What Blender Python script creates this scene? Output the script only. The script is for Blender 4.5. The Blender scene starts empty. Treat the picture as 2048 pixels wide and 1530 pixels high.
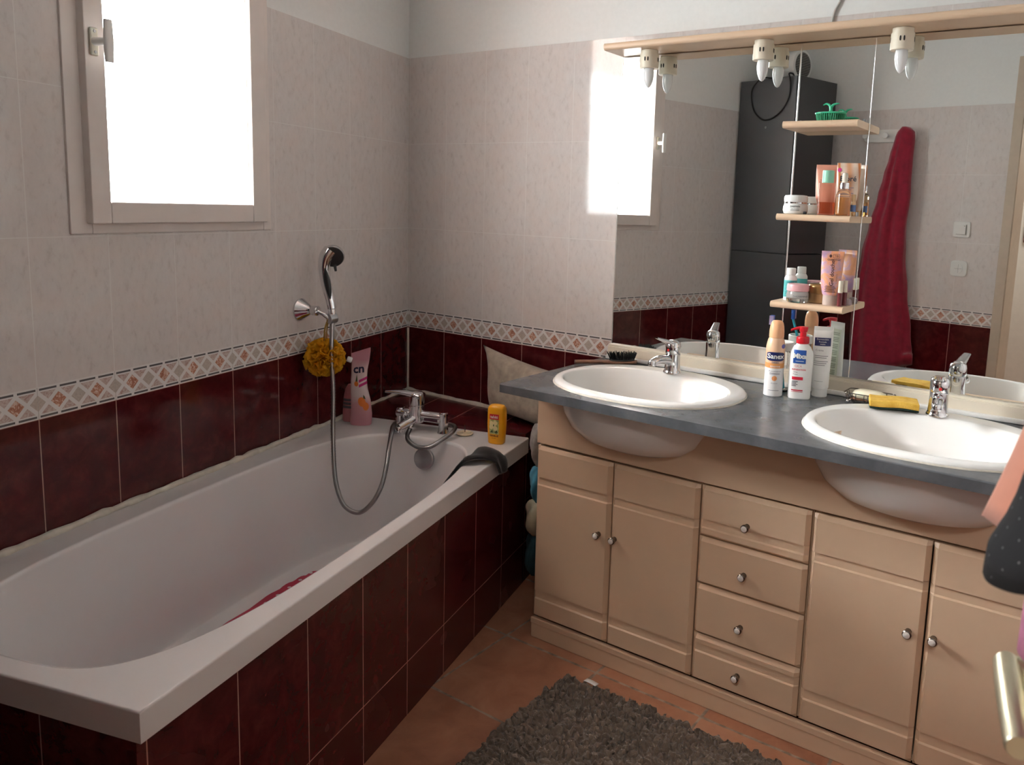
import bpy, bmesh, math, random
from math import sin, cos, pi, radians, sqrt, atan2
from mathutils import Vector, Matrix
random.seed(7)
C = bpy.context.scene.collection
S = bpy.context.scene

# ------------------------------------------------------------------ camera, world, light, exposure
FX, PPX, PPY = 1583.16, 1189.25, 638.28          # focal length and principal point for a 2048x1530 frame
cam_d = bpy.data.cameras.new('camera')
cam = bpy.data.objects.new('camera', cam_d); C.objects.link(cam); S.camera = cam
cam_d.sensor_fit = 'HORIZONTAL'; cam_d.sensor_width = 36.0
cam_d.lens = FX / 2048 * 36.0
cam_d.shift_x = -(PPX - 1024) / 2048
cam_d.shift_y = -(765 - PPY) / 2048
cam_d.clip_start = 0.02
yaw, pitch, roll = radians(-33.256), radians(-8.053), radians(2.176)
fw = Vector((sin(yaw)*cos(pitch), cos(yaw)*cos(pitch), sin(pitch)))
rt = Vector((cos(yaw), -sin(yaw), 0)); up = rt.cross(fw)
r2 = cos(roll)*rt + sin(roll)*up; u2 = -sin(roll)*rt + cos(roll)*up
M = Matrix.Identity(4)
for i in range(3):
    M[i][0] = r2[i]; M[i][1] = u2[i]; M[i][2] = -fw[i]
M.translation = Vector((2.4392, -2.3006, 1.3408))
cam.matrix_world = M
cam_d.dof.use_dof = True; cam_d.dof.focus_distance = 2.1; cam_d.dof.aperture_fstop = 9.0

vs = S.view_settings
S.display_settings.display_device = 'sRGB'
vs.view_transform = 'Standard'; vs.look = 'None'; vs.gamma = 1.0; vs.use_curve_mapping = False
vs.exposure = 1.75

world = bpy.data.worlds.new('sky'); S.world = world
world.use_nodes = True
wn = world.node_tree.nodes; wl = world.node_tree.links
wn.clear()
w_out = wn.new('ShaderNodeOutputWorld'); w_bg = wn.new('ShaderNodeBackground')
w_tc = wn.new('ShaderNodeTexCoord'); w_sep = wn.new('ShaderNodeSeparateXYZ'); w_ramp = wn.new('ShaderNodeValToRGB')
wl.new(w_tc.outputs['Generated'], w_sep.inputs[0]); wl.new(w_sep.outputs['Z'], w_ramp.inputs[0])
w_ramp.color_ramp.elements[0].position = 0.0; w_ramp.color_ramp.elements[0].color = (.62, .64, .66, 1)   # pale ground and facades outside
w_ramp.color_ramp.elements[1].position = 0.12; w_ramp.color_ramp.elements[1].color = (.97, .98, 1.0, 1)    # bright overcast sky
wl.new(w_ramp.outputs[0], w_bg.inputs[0]); wl.new(w_bg.outputs[0], w_out.inputs[0])
w_bg.inputs[1].default_value = 14.0
# brighter hazy patch of sky around the veiled sun
w_dot = wn.new('ShaderNodeVectorMath'); w_dot.operation = 'DOT_PRODUCT'; w_dot.inputs[1].default_value = (-.70, -.24, .67)
wl.new(w_tc.outputs['Generated'], w_dot.inputs[0])
w_max = wn.new('ShaderNodeMath'); w_max.operation = 'MAXIMUM'; w_max.inputs[1].default_value = 0; wl.new(w_dot.outputs['Value'], w_max.inputs[0])
w_pow = wn.new('ShaderNodeMath'); w_pow.operation = 'POWER'; w_pow.inputs[1].default_value = 9; wl.new(w_max.outputs[0], w_pow.inputs[0])
w_mul = wn.new('ShaderNodeMath'); w_mul.operation = 'MULTIPLY_ADD'; w_mul.inputs[1].default_value = 90; w_mul.inputs[2].default_value = 8; wl.new(w_pow.outputs[0], w_mul.inputs[0])
wl.new(w_mul.outputs[0], w_bg.inputs[1])

A = radians(16.352)                                  # the window wall is not square to the mirror wall
LN = Vector((cos(A), sin(A), 0)); LD = Vector((sin(A), -cos(A), 0))
def L(n, s, z): return LN*n + LD*s + Vector((0, 0, z))
BB, BT, R2, R1, R0 = .8195, .8925, 1.2279, 1.5632, 1.8985   # tile rows: border bottom / top, then white rows
MY = -.047                                           # mirror plane

pl = bpy.data.lights.new('window_daylight_portal', 'AREA'); po = bpy.data.objects.new('window_daylight_portal', pl); C.objects.link(po)
pl.shape = 'RECTANGLE'; pl.size = .56; pl.size_y = .98; pl.cycles.is_portal = True
po.location = L(-.10, 1.155, 1.75)
po.rotation_euler = LN.to_track_quat('-Z', 'Z').to_euler()
# unseen fill light added in the hallway to lift the window wall
hl = bpy.data.lights.new('hallway_fill_light', 'AREA'); ho = bpy.data.objects.new('hallway_fill_light', hl); C.objects.link(ho)
hl.shape = 'DISK'; hl.size = .6; hl.energy = 7; hl.color = (1, .95, .92)
ho.location = (2.35, -3.0, 2.44)

# ------------------------------------------------------------------ node helpers
class NT:
    def __init__(s, name):
        s.m = bpy.data.materials.new(name); s.m.use_nodes = True
        s.n = s.m.node_tree.nodes; s.l = s.m.node_tree.links
        s.b = s.n['Principled BSDF']; s.out = s.n['Material Output']
    def node(s, t, **k):
        x = s.n.new(t)
        for a, v in k.items(): setattr(x, a, v)
        return x
    def put(s, sock, v):
        if isinstance(v, bpy.types.NodeSocket): s.l.new(v, sock)
        else: sock.default_value = v
    def m_(s, op, a, b=None, c=None):
        x = s.node('ShaderNodeMath', operation=op); s.put(x.inputs[0], a)
        if b is not None: s.put(x.inputs[1], b)
        if c is not None: s.put(x.inputs[2], c)
        return x.outputs[0]
    def mix(s, f, a, b):
        x = s.node('ShaderNodeMix', data_type='RGBA'); s.put(x.inputs[0], f)
        s.put(x.inputs[6], a if not isinstance(a, tuple) else (*a[:3], 1)); s.put(x.inputs[7], b if not isinstance(b, tuple) else (*b[:3], 1))
        return x.outputs[2]
    def obj(s):
        t = s.node('ShaderNodeTexCoord'); return t.outputs['Object']
    def xyz(s, v):
        x = s.node('ShaderNodeSeparateXYZ'); s.l.new(v, x.inputs[0]); return x.outputs
    def noise(s, v, scale, detail=3, rough=.55, dist=0, color=False):
        x = s.node('ShaderNodeTexNoise'); s.l.new(v, x.inputs['Vector'])
        x.inputs['Scale'].default_value = scale; x.inputs['Detail'].default_value = detail; x.inputs['Roughness'].default_value = rough; x.inputs['Distortion'].default_value = dist
        return x.outputs['Color' if color else 'Fac']
    def ramp(s, f, stops):
        x = s.node('ShaderNodeValToRGB'); s.l.new(f, x.inputs[0]); e = x.color_ramp.elements
        while len(e) < len(stops): e.new(.5)
        for el, (p, c) in zip(e, stops): el.position = p; el.color = (*c, 1) if not isinstance(c, float) else (c, c, c, 1)
        return x.outputs[0]
    def bump(s, h, strength=.3, dist=.001):
        x = s.node('ShaderNodeBump'); s.put(x.inputs['Height'], h); x.inputs['Strength'].default_value = strength; x.inputs['Distance'].default_value = dist
        s.l.new(x.outputs[0], s.b.inputs['Normal'])
    def base(s, c): s.put(s.b.inputs['Base Color'], c if not isinstance(c, tuple) else (*c[:3], 1))
    def rough(s, r): s.put(s.b.inputs['Roughness'], r)

MATS = {}
def mat(name, col, rough=.5, metal=0, var=.06, scale=25, bump=0, bscale=200, coat=0, trans=0, ior=1.45, sheen=0, spec=.5, sss=0):
    if name in MATS: return MATS[name]
    t = NT(name); o = t.obj()
    n = t.noise(o, scale, 3)
    lo = tuple(max(0, c*(1-var)) for c in col); hi = tuple(min(1, c*(1+var)) for c in col)
    t.base(t.ramp(n, [(.3, lo), (.7, hi)]))
    t.rough(rough); t.b.inputs['Metallic'].default_value = metal
    t.b.inputs['Specular IOR Level'].default_value = spec
    if coat: t.b.inputs['Coat Weight'].default_value = coat; t.b.inputs['Coat Roughness'].default_value = .08
    if trans: t.b.inputs['Transmission Weight'].default_value = trans; t.b.inputs['IOR'].default_value = ior
    if sheen: t.b.inputs['Sheen Weight'].default_value = sheen
    if sss:
        t.b.inputs['Subsurface Weight'].default_value = sss; t.b.inputs['Subsurface Radius'].default_value = (.01, .006, .004); t.b.inputs['Subsurface Scale'].default_value = .5
    if bump: t.bump(t.noise(o, bscale, 4), bump, .001)
    MATS[name] = t.m
    return t.m

def white_tile_col(t, o):
    st = t.node('ShaderNodeMapping'); st.inputs['Rotation'].default_value = (0, .7, 0); st.inputs['Scale'].default_value = (1, 1, .55); t.l.new(o, st.inputs[0])
    n1 = t.noise(st.outputs[0], 55, 6, .68, .25)
    n2 = t.noise(o, 9, 4, .6, .4)
    c = t.ramp(n1, [(.32, (.62, .57, .555)), (.45, (.70, .655, .64)), (.62, (.735, .69, .675)), (.8, (.755, .715, .695))])
    return t.mix(t.m_('MULTIPLY', t.ramp(n2, [(.45, 0.0), (.68, 1.0)]), .5), c, (.74, .645, .61))
def red_tile_col(t, o):
    n1 = t.noise(o, 22, 6, .62, .5); n2 = t.noise(o, 7, 3)
    c = t.ramp(n1, [(.3, (.050, .0045, .0055)), (.5, (.082, .009, .010)), (.75, (.135, .020, .020))])
    return t.mix(t.m_('MULTIPLY', n2, .35), c, (.06, .006, .011))

def tile_wall(name, off, bb=BB, bt=BT, h=.33533, pitch=.2, r0=None, white=True, rowz=None):
    """tiled wall in its own frame: x along the wall, z up."""
    if r0 is None: r0 = bt + 3*h
    t = NT(name); o = t.obj(); x, y, z = t.xyz(o)
    u = t.m_('ADD', x, -off)
    fu = t.m_('FRACT', t.m_('ADD', t.m_('DIVIDE', u, pitch), 100.5))
    du = t.m_('MULTIPLY', t.m_('ABSOLUTE', t.m_('ADD', fu, -.5)), pitch)
    fz = t.m_('FRACT', t.m_('ADD', t.m_('DIVIDE', t.m_('ADD', z, -bt), h), 100.5))
    dz = t.m_('MULTIPLY', t.m_('ABSOLUTE', t.m_('ADD', fz, -.5)), h)
    gw = t.m_('LESS_THAN', t.m_('MINIMUM', du, dz), .0011)
    # red rows hang from the border
    fr = t.m_('FRACT', t.m_('ADD', t.m_('DIVIDE', t.m_('ADD', z, -(bb if rowz is None else rowz)), h), 100.5))
    dr = t.m_('MULTIPLY', t.m_('ABSOLUTE', t.m_('ADD', fr, -.5)), h)
    gr = t.m_('LESS_THAN', t.m_('MINIMUM', du, dr), .0012)
    red = t.mix(gr, red_tile_col(t, o), (.50, .27, .22))
    rough_n = t.noise(o, 6, 2)
    if white:
        wt = t.mix(gw, white_tile_col(t, o), (.80, .77, .75))
        # diamond border
        H = bt - bb; zc = (bt + bb) / 2; p = pitch / 4
        q = t.m_('DIVIDE', u, p)
        fq = t.m_('FRACT', t.m_('ADD', q, 100.5)); a = t.m_('MULTIPLY', t.m_('ABSOLUTE', t.m_('ADD', fq, -.5)), 2)
        b = t.m_('DIVIDE', t.m_('ABSOLUTE', t.m_('ADD', z, -zc)), H*.345)
        ab = t.m_('ADD', a, b)
        lat = t.m_('LESS_THAN', t.m_('ABSOLUTE', t.m_('ADD', ab, -1.0)), .25)
        inside = t.m_('LESS_THAN', ab, 1.0)
        par = t.m_('GREATER_THAN', t.m_('FRACT', t.m_('ADD', t.m_('DIVIDE', t.m_('ADD', q, .5), 2), 100)), .5)
        vn = t.noise(o, 70, 4, .6, 2.5)
        cr = t.ramp(vn, [(.36, (.40, .17, .12)), (.50, (.55, .27, .18)), (.60, (.78, .62, .54))])
        cb = t.ramp(t.noise(o, 200, 2), [(.3, (.50, .43, .38)), (.7, (.62, .55, .50))])
        ct = t.ramp(vn, [(.35, (.46, .29, .26)), (.55, (.64, .53, .50)), (.7, (.70, .60, .57))])
        dia = t.mix(par, cb, cr)
        bc = t.mix(inside, ct, dia)
        wb = (.80, .775, .765)
        bc = t.mix(lat, bc, wb)
        edge = t.m_('GREATER_THAN', b, 1.0)
        bc = t.mix(edge, bc, wb)
        fq2 = t.m_('FRACT', t.m_('ADD', q, 100.0)); dash = t.m_('LESS_THAN', t.m_('ABSOLUTE', t.m_('ADD', fq2, -.5)), .42)
        line = t.m_('LESS_THAN', t.m_('ABSOLUTE', t.m_('ADD', b, -1.23)), .095)
        bc = t.mix(t.m_('MULTIPLY', dash, line), bc, (.13, .125, .13))
        gb = t.m_('LESS_THAN', du, .0007)
        bc = t.mix(gb, bc, (.5, .47, .44))
        pn = t.noise(o, 60, 3)
        paint = t.ramp(pn, [(.3, (.80, .81, .80)), (.7, (.83, .84, .83))])
        is_p = t.m_('GREATER_THAN', z, r0); is_b = t.m_('GREATER_THAN', z, bb); is_w = t.m_('GREATER_THAN', z, bt)
        col = t.mix(is_b, red, bc); col = t.mix(is_w, col, wt); col = t.mix(is_p, col, paint)
        t.base(col)
        rg = t.m_('ADD', t.m_('MULTIPLY', rough_n, .04), .045)
        t.rough(t.m_('ADD', t.m_('MULTIPLY', is_p, .5), rg))
        relief = t.m_('MULTIPLY', t.m_('MULTIPLY', t.m_('MAXIMUM', lat, edge), is_b), t.m_('SUBTRACT', 1.0, is_w))
        grout = t.m_('MULTIPLY', t.m_('MAXIMUM', t.m_('MULTIPLY', gw, is_w), t.m_('MULTIPLY', gr, t.m_('SUBTRACT', 1.0, is_b))), t.m_('SUBTRACT', 1.0, is_p))
        hgt = t.m_('ADD', t.m_('SUBTRACT', t.m_('MULTIPLY', relief, .8), grout), t.m_('MULTIPLY', t.noise(o, 120, 3), .05))
        t.bump(hgt, .5, .0012)
    else:
        t.base(red); t.rough(t.m_('ADD', t.m_('MULTIPLY', rough_n, .15), .18))
        t.bump(t.m_('SUBTRACT', t.m_('MULTIPLY', t.noise(o, 90, 3), .15), gr), .5, .001)
    return t.m

# ------------------------------------------------------------------ mesh helpers
def obj(name, bm, m, parent=None, smooth=40, loc=None):
    me = bpy.data.meshes.new(name)
    if isinstance(bm, bmesh.types.BMesh):
        bmesh.ops.recalc_face_normals(bm, faces=bm.faces[:])
        bm.to_mesh(me); bm.free()
    else:
        me.from_pydata(*bm); me.update()
    for x in (m if isinstance(m, (list, tuple)) else [m]): me.materials.append(x)
    if smooth is not None:
        for p in me.polygons: p.use_smooth = True
        if smooth < 180: me.set_sharp_from_angle(angle=radians(smooth))
    o = bpy.data.objects.new(name, me); C.objects.link(o)
    if smooth is not None and smooth < 180 and len(me.polygons) < 30000:
        wm_ = o.modifiers.new('even_normals', 'WEIGHTED_NORMAL'); wm_.keep_sharp = True; wm_.weight = 80
    if parent: o.parent = parent
    if loc is not None: o.location = loc
    return o
def tag(o, label, cat, group=None, kind=None):
    o['label'] = label; o['category'] = cat
    if group: o['group'] = group
    if kind: o['kind'] = kind
    return o
def thing(name, label, cat, loc=(0, 0, 0), rz=0, group=None):
    o = bpy.data.objects.new(name, None); C.objects.link(o); o.empty_display_size = .05
    o.location = loc; o.rotation_euler = (0, 0, rz)
    return tag(o, label, cat, group)
def struct(name, bm, m, label=None, parent=None, smooth=None):
    o = obj(name, bm, m, parent, smooth)
    o['kind'] = 'structure'
    if label: o['label'] = label
    return o
def B(): return bmesh.new()
def box(bm, x0, x1, y0, y1, z0, z1, bev=0, seg=2, mi=0):
    vs = [bm.verts.new((x, y, z)) for z in (z0, z1) for y in (y0, y1) for x in (x0, x1)]
    fs = [bm.faces.new([vs[i] for i in q]) for q in ((0, 2, 3, 1), (4, 5, 7, 6), (0, 1, 5, 4), (2, 6, 7, 3), (0, 4, 6, 2), (1, 3, 7, 5))]
    for f in fs: f.material_index = mi
    if bev:
        es = list({e for f in fs for e in f.edges})
        r = bmesh.ops.bevel(bm, geom=es, offset=bev, segments=seg, affect='EDGES', profile=.5)
        for f in r['faces']: f.material_index = mi
    return bm
def loft(bm, rings, closed=True, cap0=True, cap1=True, mi=0):
    R = [[bm.verts.new(p) for p in r] for r in rings]
    n = len(R[0])
    for a, b in zip(R, R[1:]):
        for i in range(n if closed else n-1):
            j = (i+1) % n
            f = bm.faces.new((a[i], a[j], b[j], b[i])); f.material_index = mi
    if closed and cap0:
        f = bm.faces.new(list(reversed(R[0]))); f.material_index = mi
    if closed and cap1:
        f = bm.faces.new(R[-1]); f.material_index = mi
    return R
def frame_of(d):
    d = Vector(d).normalized(); a = Vector((0, 0, 1)) if abs(d.z) < .9 else Vector((1, 0, 0))
    x = d.cross(a).normalized(); return x, d.cross(x).normalized()
def lathe(bm, prof, seg=32, o=(0, 0, 0), axis=(0, 0, 1), mi=0, cap=True):
    o = Vector(o); d = Vector(axis).normalized()
    if d.z > .999: x, y = Vector((1, 0, 0)), Vector((0, 1, 0))
    else: x, y = frame_of(d)
    rings = [[o + d*z + (x*cos(2*pi*i/seg) + y*sin(2*pi*i/seg))*max(r, 1e-5) for i in range(seg)] for r, z in prof]
    return loft(bm, rings, True, cap, cap, mi)
def catmull(pts, n=8):
    P = [Vector(p) for p in pts]; P = [P[0]*2-P[1]] + P + [P[-1]*2-P[-2]]
    out = []
    for i in range(1, len(P)-2):
        p0, p1, p2, p3 = P[i-1:i+3]
        for k in range(n):
            t = k/n; out.append(.5*((2*p1)+(p2-p0)*t+(2*p0-5*p1+4*p2-p3)*t*t+(3*p1-p0-3*p2+p3)*t**3))
    return out + [P[-2]]
def tube(bm, pts, r, seg=8, mi=0, smooth=0, radf=None):
    P = catmull(pts, smooth) if smooth else [Vector(p) for p in pts]
    T = [(P[min(i+1, len(P)-1)] - P[max(i-1, 0)]).normalized() for i in range(len(P))]
    x, y = frame_of(T[0]); rings = []
    for i, (p, t) in enumerate(zip(P, T)):
        x = (x - t*x.dot(t)).normalized(); y = t.cross(x)
        rr = radf(i/(len(P)-1), i) if radf else (r[i] if isinstance(r, list) else r)
        rings.append([p + (x*cos(2*pi*k/seg)+y*sin(2*pi*k/seg))*rr for k in range(seg)])
    return loft(bm, rings, True, True, True, mi)
def sph(bm, c, r, sc=(1, 1, 1), seg=20, mi=0):
    q = bmesh.ops.create_uvsphere(bm, u_segments=seg, v_segments=max(6, seg//2), radius=1)
    for v in q['verts']: v.co = Vector((v.co.x*r*sc[0], v.co.y*r*sc[1], v.co.z*r*sc[2])) + Vector(c)
    for f in {f for v in q['verts'] for f in v.link_faces}: f.material_index = mi
def prism(bm, poly, z0, z1, mi=0):
    return loft(bm, [[(x, y, z0) for x, y in poly], [(x, y, z1) for x, y in poly]], mi=mi)
def sel(a, b, n, N=40, cx=0, cy=0):
    """superellipse outline"""
    out = []
    for i in range(N):
        t = 2*pi*i/N; c, s = cos(t), sin(t)
        out.append((cx + a*abs(c)**(2/n)*(1 if c >= 0 else -1), cy + b*abs(s)**(2/n)*(1 if s >= 0 else -1)))
    return out
def grid(bm, fn, nu, nv, mi=0):
    V = [[bm.verts.new(fn(i/nu, j/nv)) for i in range(nu+1)] for j in range(nv+1)]
    for j in range(nv):
        for i in range(nu):
            f = bm.faces.new((V[j][i], V[j][i+1], V[j+1][i+1], V[j+1][i])); f.material_index = mi
    return V
def solid(o, th, off=0):
    md = o.modifiers.new('thickness', 'SOLIDIFY'); md.thickness = th; md.offset = off; return o
def subd(o, n=1):
    md = o.modifiers.new('smooth', 'SUBSURF'); md.levels = n; md.render_levels = n; return o
def text_geo(s, size=1.0, align='CENTER', bold=0):
    """flat letters as (verts2d, faces)"""
    c = bpy.data.curves.new('lettering', 'FONT'); c.body = s; c.size = size; c.align_x = align; c.align_y = 'CENTER'; c.resolution_u = 2; c.offset = bold
    o = bpy.data.objects.new('lettering', c); C.objects.link(o)
    dg = bpy.context.evaluated_depsgraph_get(); dg.update()
    me = bpy.data.meshes.new_from_object(o.evaluated_get(dg))
    V = [(v.co.x, v.co.y) for v in me.vertices]; Fc = [tuple(p.vertices) for p in me.polygons]
    bpy.data.objects.remove(o); bpy.data.curves.remove(c); bpy.data.meshes.remove(me)
    return V, Fc
def letters(bm, s, size, fn, u0, v0, align='CENTER', rot=0, mi=0, bold=0):
    """letters laid on the surface fn(u, v)"""
    V, Fc = text_geo(s, size, align, bold)
    vs = []
    for x, y in V:
        if rot: x, y = x*cos(rot)-y*sin(rot), x*sin(rot)+y*cos(rot)
        vs.append(bm.verts.new(fn(u0+x, v0+y)))
    for f in Fc:
        try: q = bm.faces.new([vs[i] for i in f]); q.material_index = mi
        except ValueError: pass
def patch(bm, fn, u0, u1, v0, v1, nu=8, nv=2, mi=0, cut=0):
    grid(bm, lambda a, b: fn(u0+(u1-u0)*a, v0+(v1-v0)*b), nu, nv, mi)
def disc(bm, fn, u, v, ru, rv=None, n=20, mi=0):
    rv = rv or ru
    c = bm.verts.new(fn(u, v)); R = [bm.verts.new(fn(u+ru*cos(2*pi*i/n), v+rv*sin(2*pi*i/n))) for i in range(n)]
    for i in range(n): bm.faces.new((c, R[i], R[(i+1) % n])).material_index = mi
def blob(bm, fn, pts, mi=0):
    bm.faces.new([bm.verts.new(fn(*p)) for p in pts]).material_index = mi
class Bottle:
    """lofted container: stations (z, half width, half depth, exponent); front faces -y"""
    def __init__(s, st): s.st = st
    def at(s, z):
        st = s.st
        if z <= st[0][0]: return st[0][1:]
        for a, b in zip(st, st[1:]):
            if a[0] <= z <= b[0]:
                t = (z-a[0])/max(1e-9, b[0]-a[0]); return tuple(a[i]+(b[i]-a[i])*t for i in (1, 2, 3))
        return st[-1][1:]
    def front(s, e=.0008):
        def f(u, z):
            a, b, n = s.at(z); q = min(.999, abs(u)/a)
            return (u, -(b*(1-q**n)**(1/n)) - e, z)
        return f
    def mesh(s, bm, N=40, mi=0):
        loft(bm, [[(x, y, z) for x, y in sel(a, b, n, N)] for z, a, b, n in s.st], mi=mi); return bm

# ------------------------------------------------------------------ materials
cream = mat('cream_laminate', (.73, .525, .36), .38, var=.025, scale=8)
cream_pale = mat('pale_cream_plastic', (.80, .72, .58), .4, var=.03)
frame_paint = mat('window_frame_paint', (.77, .70, .665), .42, var=.04, scale=10)
enamel = mat('white_enamel', (.74, .71, .715), .13, var=.02, scale=4)
ceramic = mat('white_ceramic', (.86, .85, .83), .10, var=.012, scale=4)
chrome = mat('chrome', (.72, .72, .74), .09, 1, var=.02)
chrome_dull = mat('brushed_steel_hose', (.33, .32, .32), .28, 1, var=.08)
steel = mat('satin_metal', (.45, .45, .47), .3, 1)
nickel = mat('dark_nickel', (.20, .175, .155), .25, 1)
brass = mat('satin_brass', (.70, .66, .50), .38, 1, var=.04)
white_pl = mat('white_plastic', (.82, .82, .80), .32, var=.02)
black_pl = mat('black_plastic', (.012, .012, .014), .4)
black_rub = mat('black_cable_rubber', (.008, .008, .009), .5)
silicone = mat('aged_sealant', (.66, .60, .52), .5, var=.14, scale=30, bump=.4, bscale=90)
paint = mat('white_wall_paint', (.84, .85, .84), .65, var=.03, scale=50)
plaster_beige = mat('beige_door_frame_paint', (.60, .50, .40), .45, var=.04)
ink = mat('black_ink', (.02, .02, .025), .5)
bulb_m = mat('opal_bulb_glass', (.86, .86, .87), .12, var=.01)
glass_bottle = mat('clear_glass', (.97, .95, .93), .02, trans=1, ior=1.45, var=0)

# counter laminate
t = NT('grey_slate_laminate'); o_ = t.obj()
n1 = t.noise(o_, 13, 5, .6, .2); n2 = t.noise(o_, 160, 2)
t.base(t.mix(t.m_('MULTIPLY', n2, .35), t.ramp(n1, [(.28, (.070, .075, .083)), (.5, (.105, .11, .12)), (.72, (.150, .156, .167))]), (.085, .09, .098)))
t.rough(.27); t.bump(n2, .05, .0004)
slate = t.m
# terracotta floor
t = NT('terracotta_floor_tiles'); o_ = t.obj(); x, y, z = t.xyz(o_)
def dist_to_grid(t, c, off, p):
    f = t.m_('FRACT', t.m_('ADD', t.m_('DIVIDE', t.m_('ADD', c, -off), p), 100.5)); return t.m_('MULTIPLY', t.m_('ABSOLUTE', t.m_('ADD', f, -.5)), p)
wob = t.m_('MULTIPLY', t.m_('ADD', t.noise(o_, 20, 2), -.5), .006)
gx = t.m_('ADD', dist_to_grid(t, x, .967, .337), wob); gy = t.m_('ADD', dist_to_grid(t, y, -.49, .333), wob)
g = t.m_('LESS_THAN', t.m_('MINIMUM', gx, gy), .0042)
cx_ = t.m_('FLOOR', t.m_('DIVIDE', t.m_('ADD', x, -.967), .337)); cy_ = t.m_('FLOOR', t.m_('DIVIDE', t.m_('ADD', y, .49), .333))
wnx = t.node('ShaderNodeTexWhiteNoise', noise_dimensions='2D'); cb_ = t.node('ShaderNodeCombineXYZ'); t.l.new(cx_, cb_.inputs[0]); t.l.new(cy_, cb_.inputs[1]); t.l.new(cb_.outputs[0], wnx.inputs['Vector'])
nn = t.m_('ADD', t.m_('MULTIPLY', t.noise(o_, 9, 5, .6, .5), .75), t.m_('MULTIPLY', wnx.outputs['Value'], .22))
tc = t.ramp(nn, [(.3, (.36, .150, .085)), (.5, (.47, .215, .125)), (.72, (.56, .29, .18))])
t.base(t.mix(g, tc, t.ramp(t.noise(o_, 25, 3), [(.35, (.20, .155, .12)), (.6, (.46, .35, .27))])))
t.rough(t.m_('ADD', t.m_('MULTIPLY', t.noise(o_, 30, 3), .25), .3))
t.bump(t.m_('SUBTRACT', t.m_('MULTIPLY', t.noise(o_, 40, 4), .5), g), .5, .002)
terracotta = t.m
# mirror glass
t = NT('mirror_glass'); t.base((.86, .875, .86)); t.b.inputs['Metallic'].default_value = 1
t.rough(t.m_('MULTIPLY', t.noise(t.obj(), 12, 3), .012)); mirror_m = t.m
# window pane: thin clear glass
t = NT('window_glass'); tr = t.node('ShaderNodeBsdfTransparent'); tr.inputs[0].default_value = (.95, .97, .96, 1)
gl = t.node('ShaderNodeBsdfGlossy'); gl.inputs['Roughness'].default_value = .03
mx = t.node('ShaderNodeMixShader'); mx.inputs[0].default_value = .06; t.l.new(tr.outputs[0], mx.inputs[1]); t.l.new(gl.outputs[0], mx.inputs[2]); t.l.new(mx.outputs[0], t.out.inputs[0])
window_glass = t.m

mat_back = tile_wall('marbled_wall_tiles_mirror_wall', .2084-.2)
mat_left = tile_wall('marbled_wall_tiles_window_wall', .2012)
HO = .3416
mat_opp = tile_wall('marbled_wall_tiles_door_wall', -.284, bb=.814, bt=.8882, h=HO, pitch=.202)
mat_right = tile_wall('marbled_wall_tiles_side_wall', .05)
mat_apron = tile_wall('dark_red_bath_tiles', 1.795, white=False, rowz=.4854)
# tiled ledge: seams run away from the mirror wall
mat_ledge = tile_wall('dark_red_ledge_tiles', .2*.96, white=False, rowz=5.0, pitch=.192)

# ------------------------------------------------------------------ room shell
CEIL = 2.5
RX = 2.72                                           # right-hand wall
OW = Vector((2.03, -2.16, 0)); OD = Vector((cos(.13), sin(.13), 0)); ON = Vector((-sin(.13), cos(.13), 0))   # door wall
def opp(tt, off=0, z=0): return OW + OD*tt + ON*off + Vector((0, 0, z))

bm = B(); box(bm, -1.6, 4.2, -5.0, .5, -.12, 0); struct('floor', bm, terracotta)
bm = B(); box(bm, -1.6, 4.2, -5.0, .5, CEIL, CEIL+.12); struct('ceiling', bm, paint)
bm = B(); box(bm, -.3, 3.1, 0, .15, 0, CEIL); struct('wall_back', bm, mat_back)
# window wall in its own frame: local x runs from the far corner towards the door, local y points outwards
W0, W1, WZ0, WZ1 = .846, 1.484, 1.248, 2.24
bm = B()
for a in ((-.06, W0, 0, CEIL), (W1, 2.75, 0, CEIL), (W0, W1, 0, WZ0), (W0, W1, WZ1, CEIL)):
    box(bm, a[0], a[1], 0, .24, a[2], a[3])
wl_ = struct('wall_left', bm, mat_left)
Mw = Matrix.Identity(4)
for i in range(3): Mw[i][0] = LD[i]; Mw[i][1] = -LN[i]; Mw[i][2] = (0, 0, 1)[i]
wl_.matrix_world = Mw
# right wall
bm = B(); box(bm, 0, 2.3, 0, .12, 0, CEIL); w = struct('wall_right', bm, mat_right)
Mr = Matrix.Identity(4); Mr[0][0] = 0; Mr[1][0] = -1; Mr[0][1] = 1; Mr[1][1] = 0; Mr.translation = Vector((RX, 0, 0)); w.matrix_world = Mr
# door wall with the doorway
DX0, DX1, DH = -.045, .60, 2.06
bm = B()
for a in ((-1.75, DX0, 0, CEIL), (DX1, .95, 0, CEIL), (DX0, DX1, DH, CEIL)):
    box(bm, a[0], a[1], -.16, 0, a[2], a[3])
w = struct('wall_front', bm, mat_opp)
Mo = Matrix.Identity(4)
for i in range(3): Mo[i][0] = OD[i]; Mo[i][1] = ON[i]; Mo[i][2] = (0, 0, 1)[i]
Mo.translation = OW; w.matrix_world = Mo
# door casing (flush, beige) and jamb lining
bm = B()
box(bm, -.088, -.043, -.002, .004, 0, DH+.07, .0015); box(bm, .598, .66, -.002, .004, 0, DH+.07, .0015); box(bm, -.043, .598, -.002, .004, DH, DH+.07, .0015)
box(bm, -.046, -.040, -.165, .0, 0, DH); box(bm, .588, .601, -.165, .0, 0, DH); box(bm, -.04, .6, -.165, 0, DH-.012, DH+.001)
c = struct('trim_1', bm, plaster_beige, 'beige painted door casing around the doorway'); c.matrix_world = Mo
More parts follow.
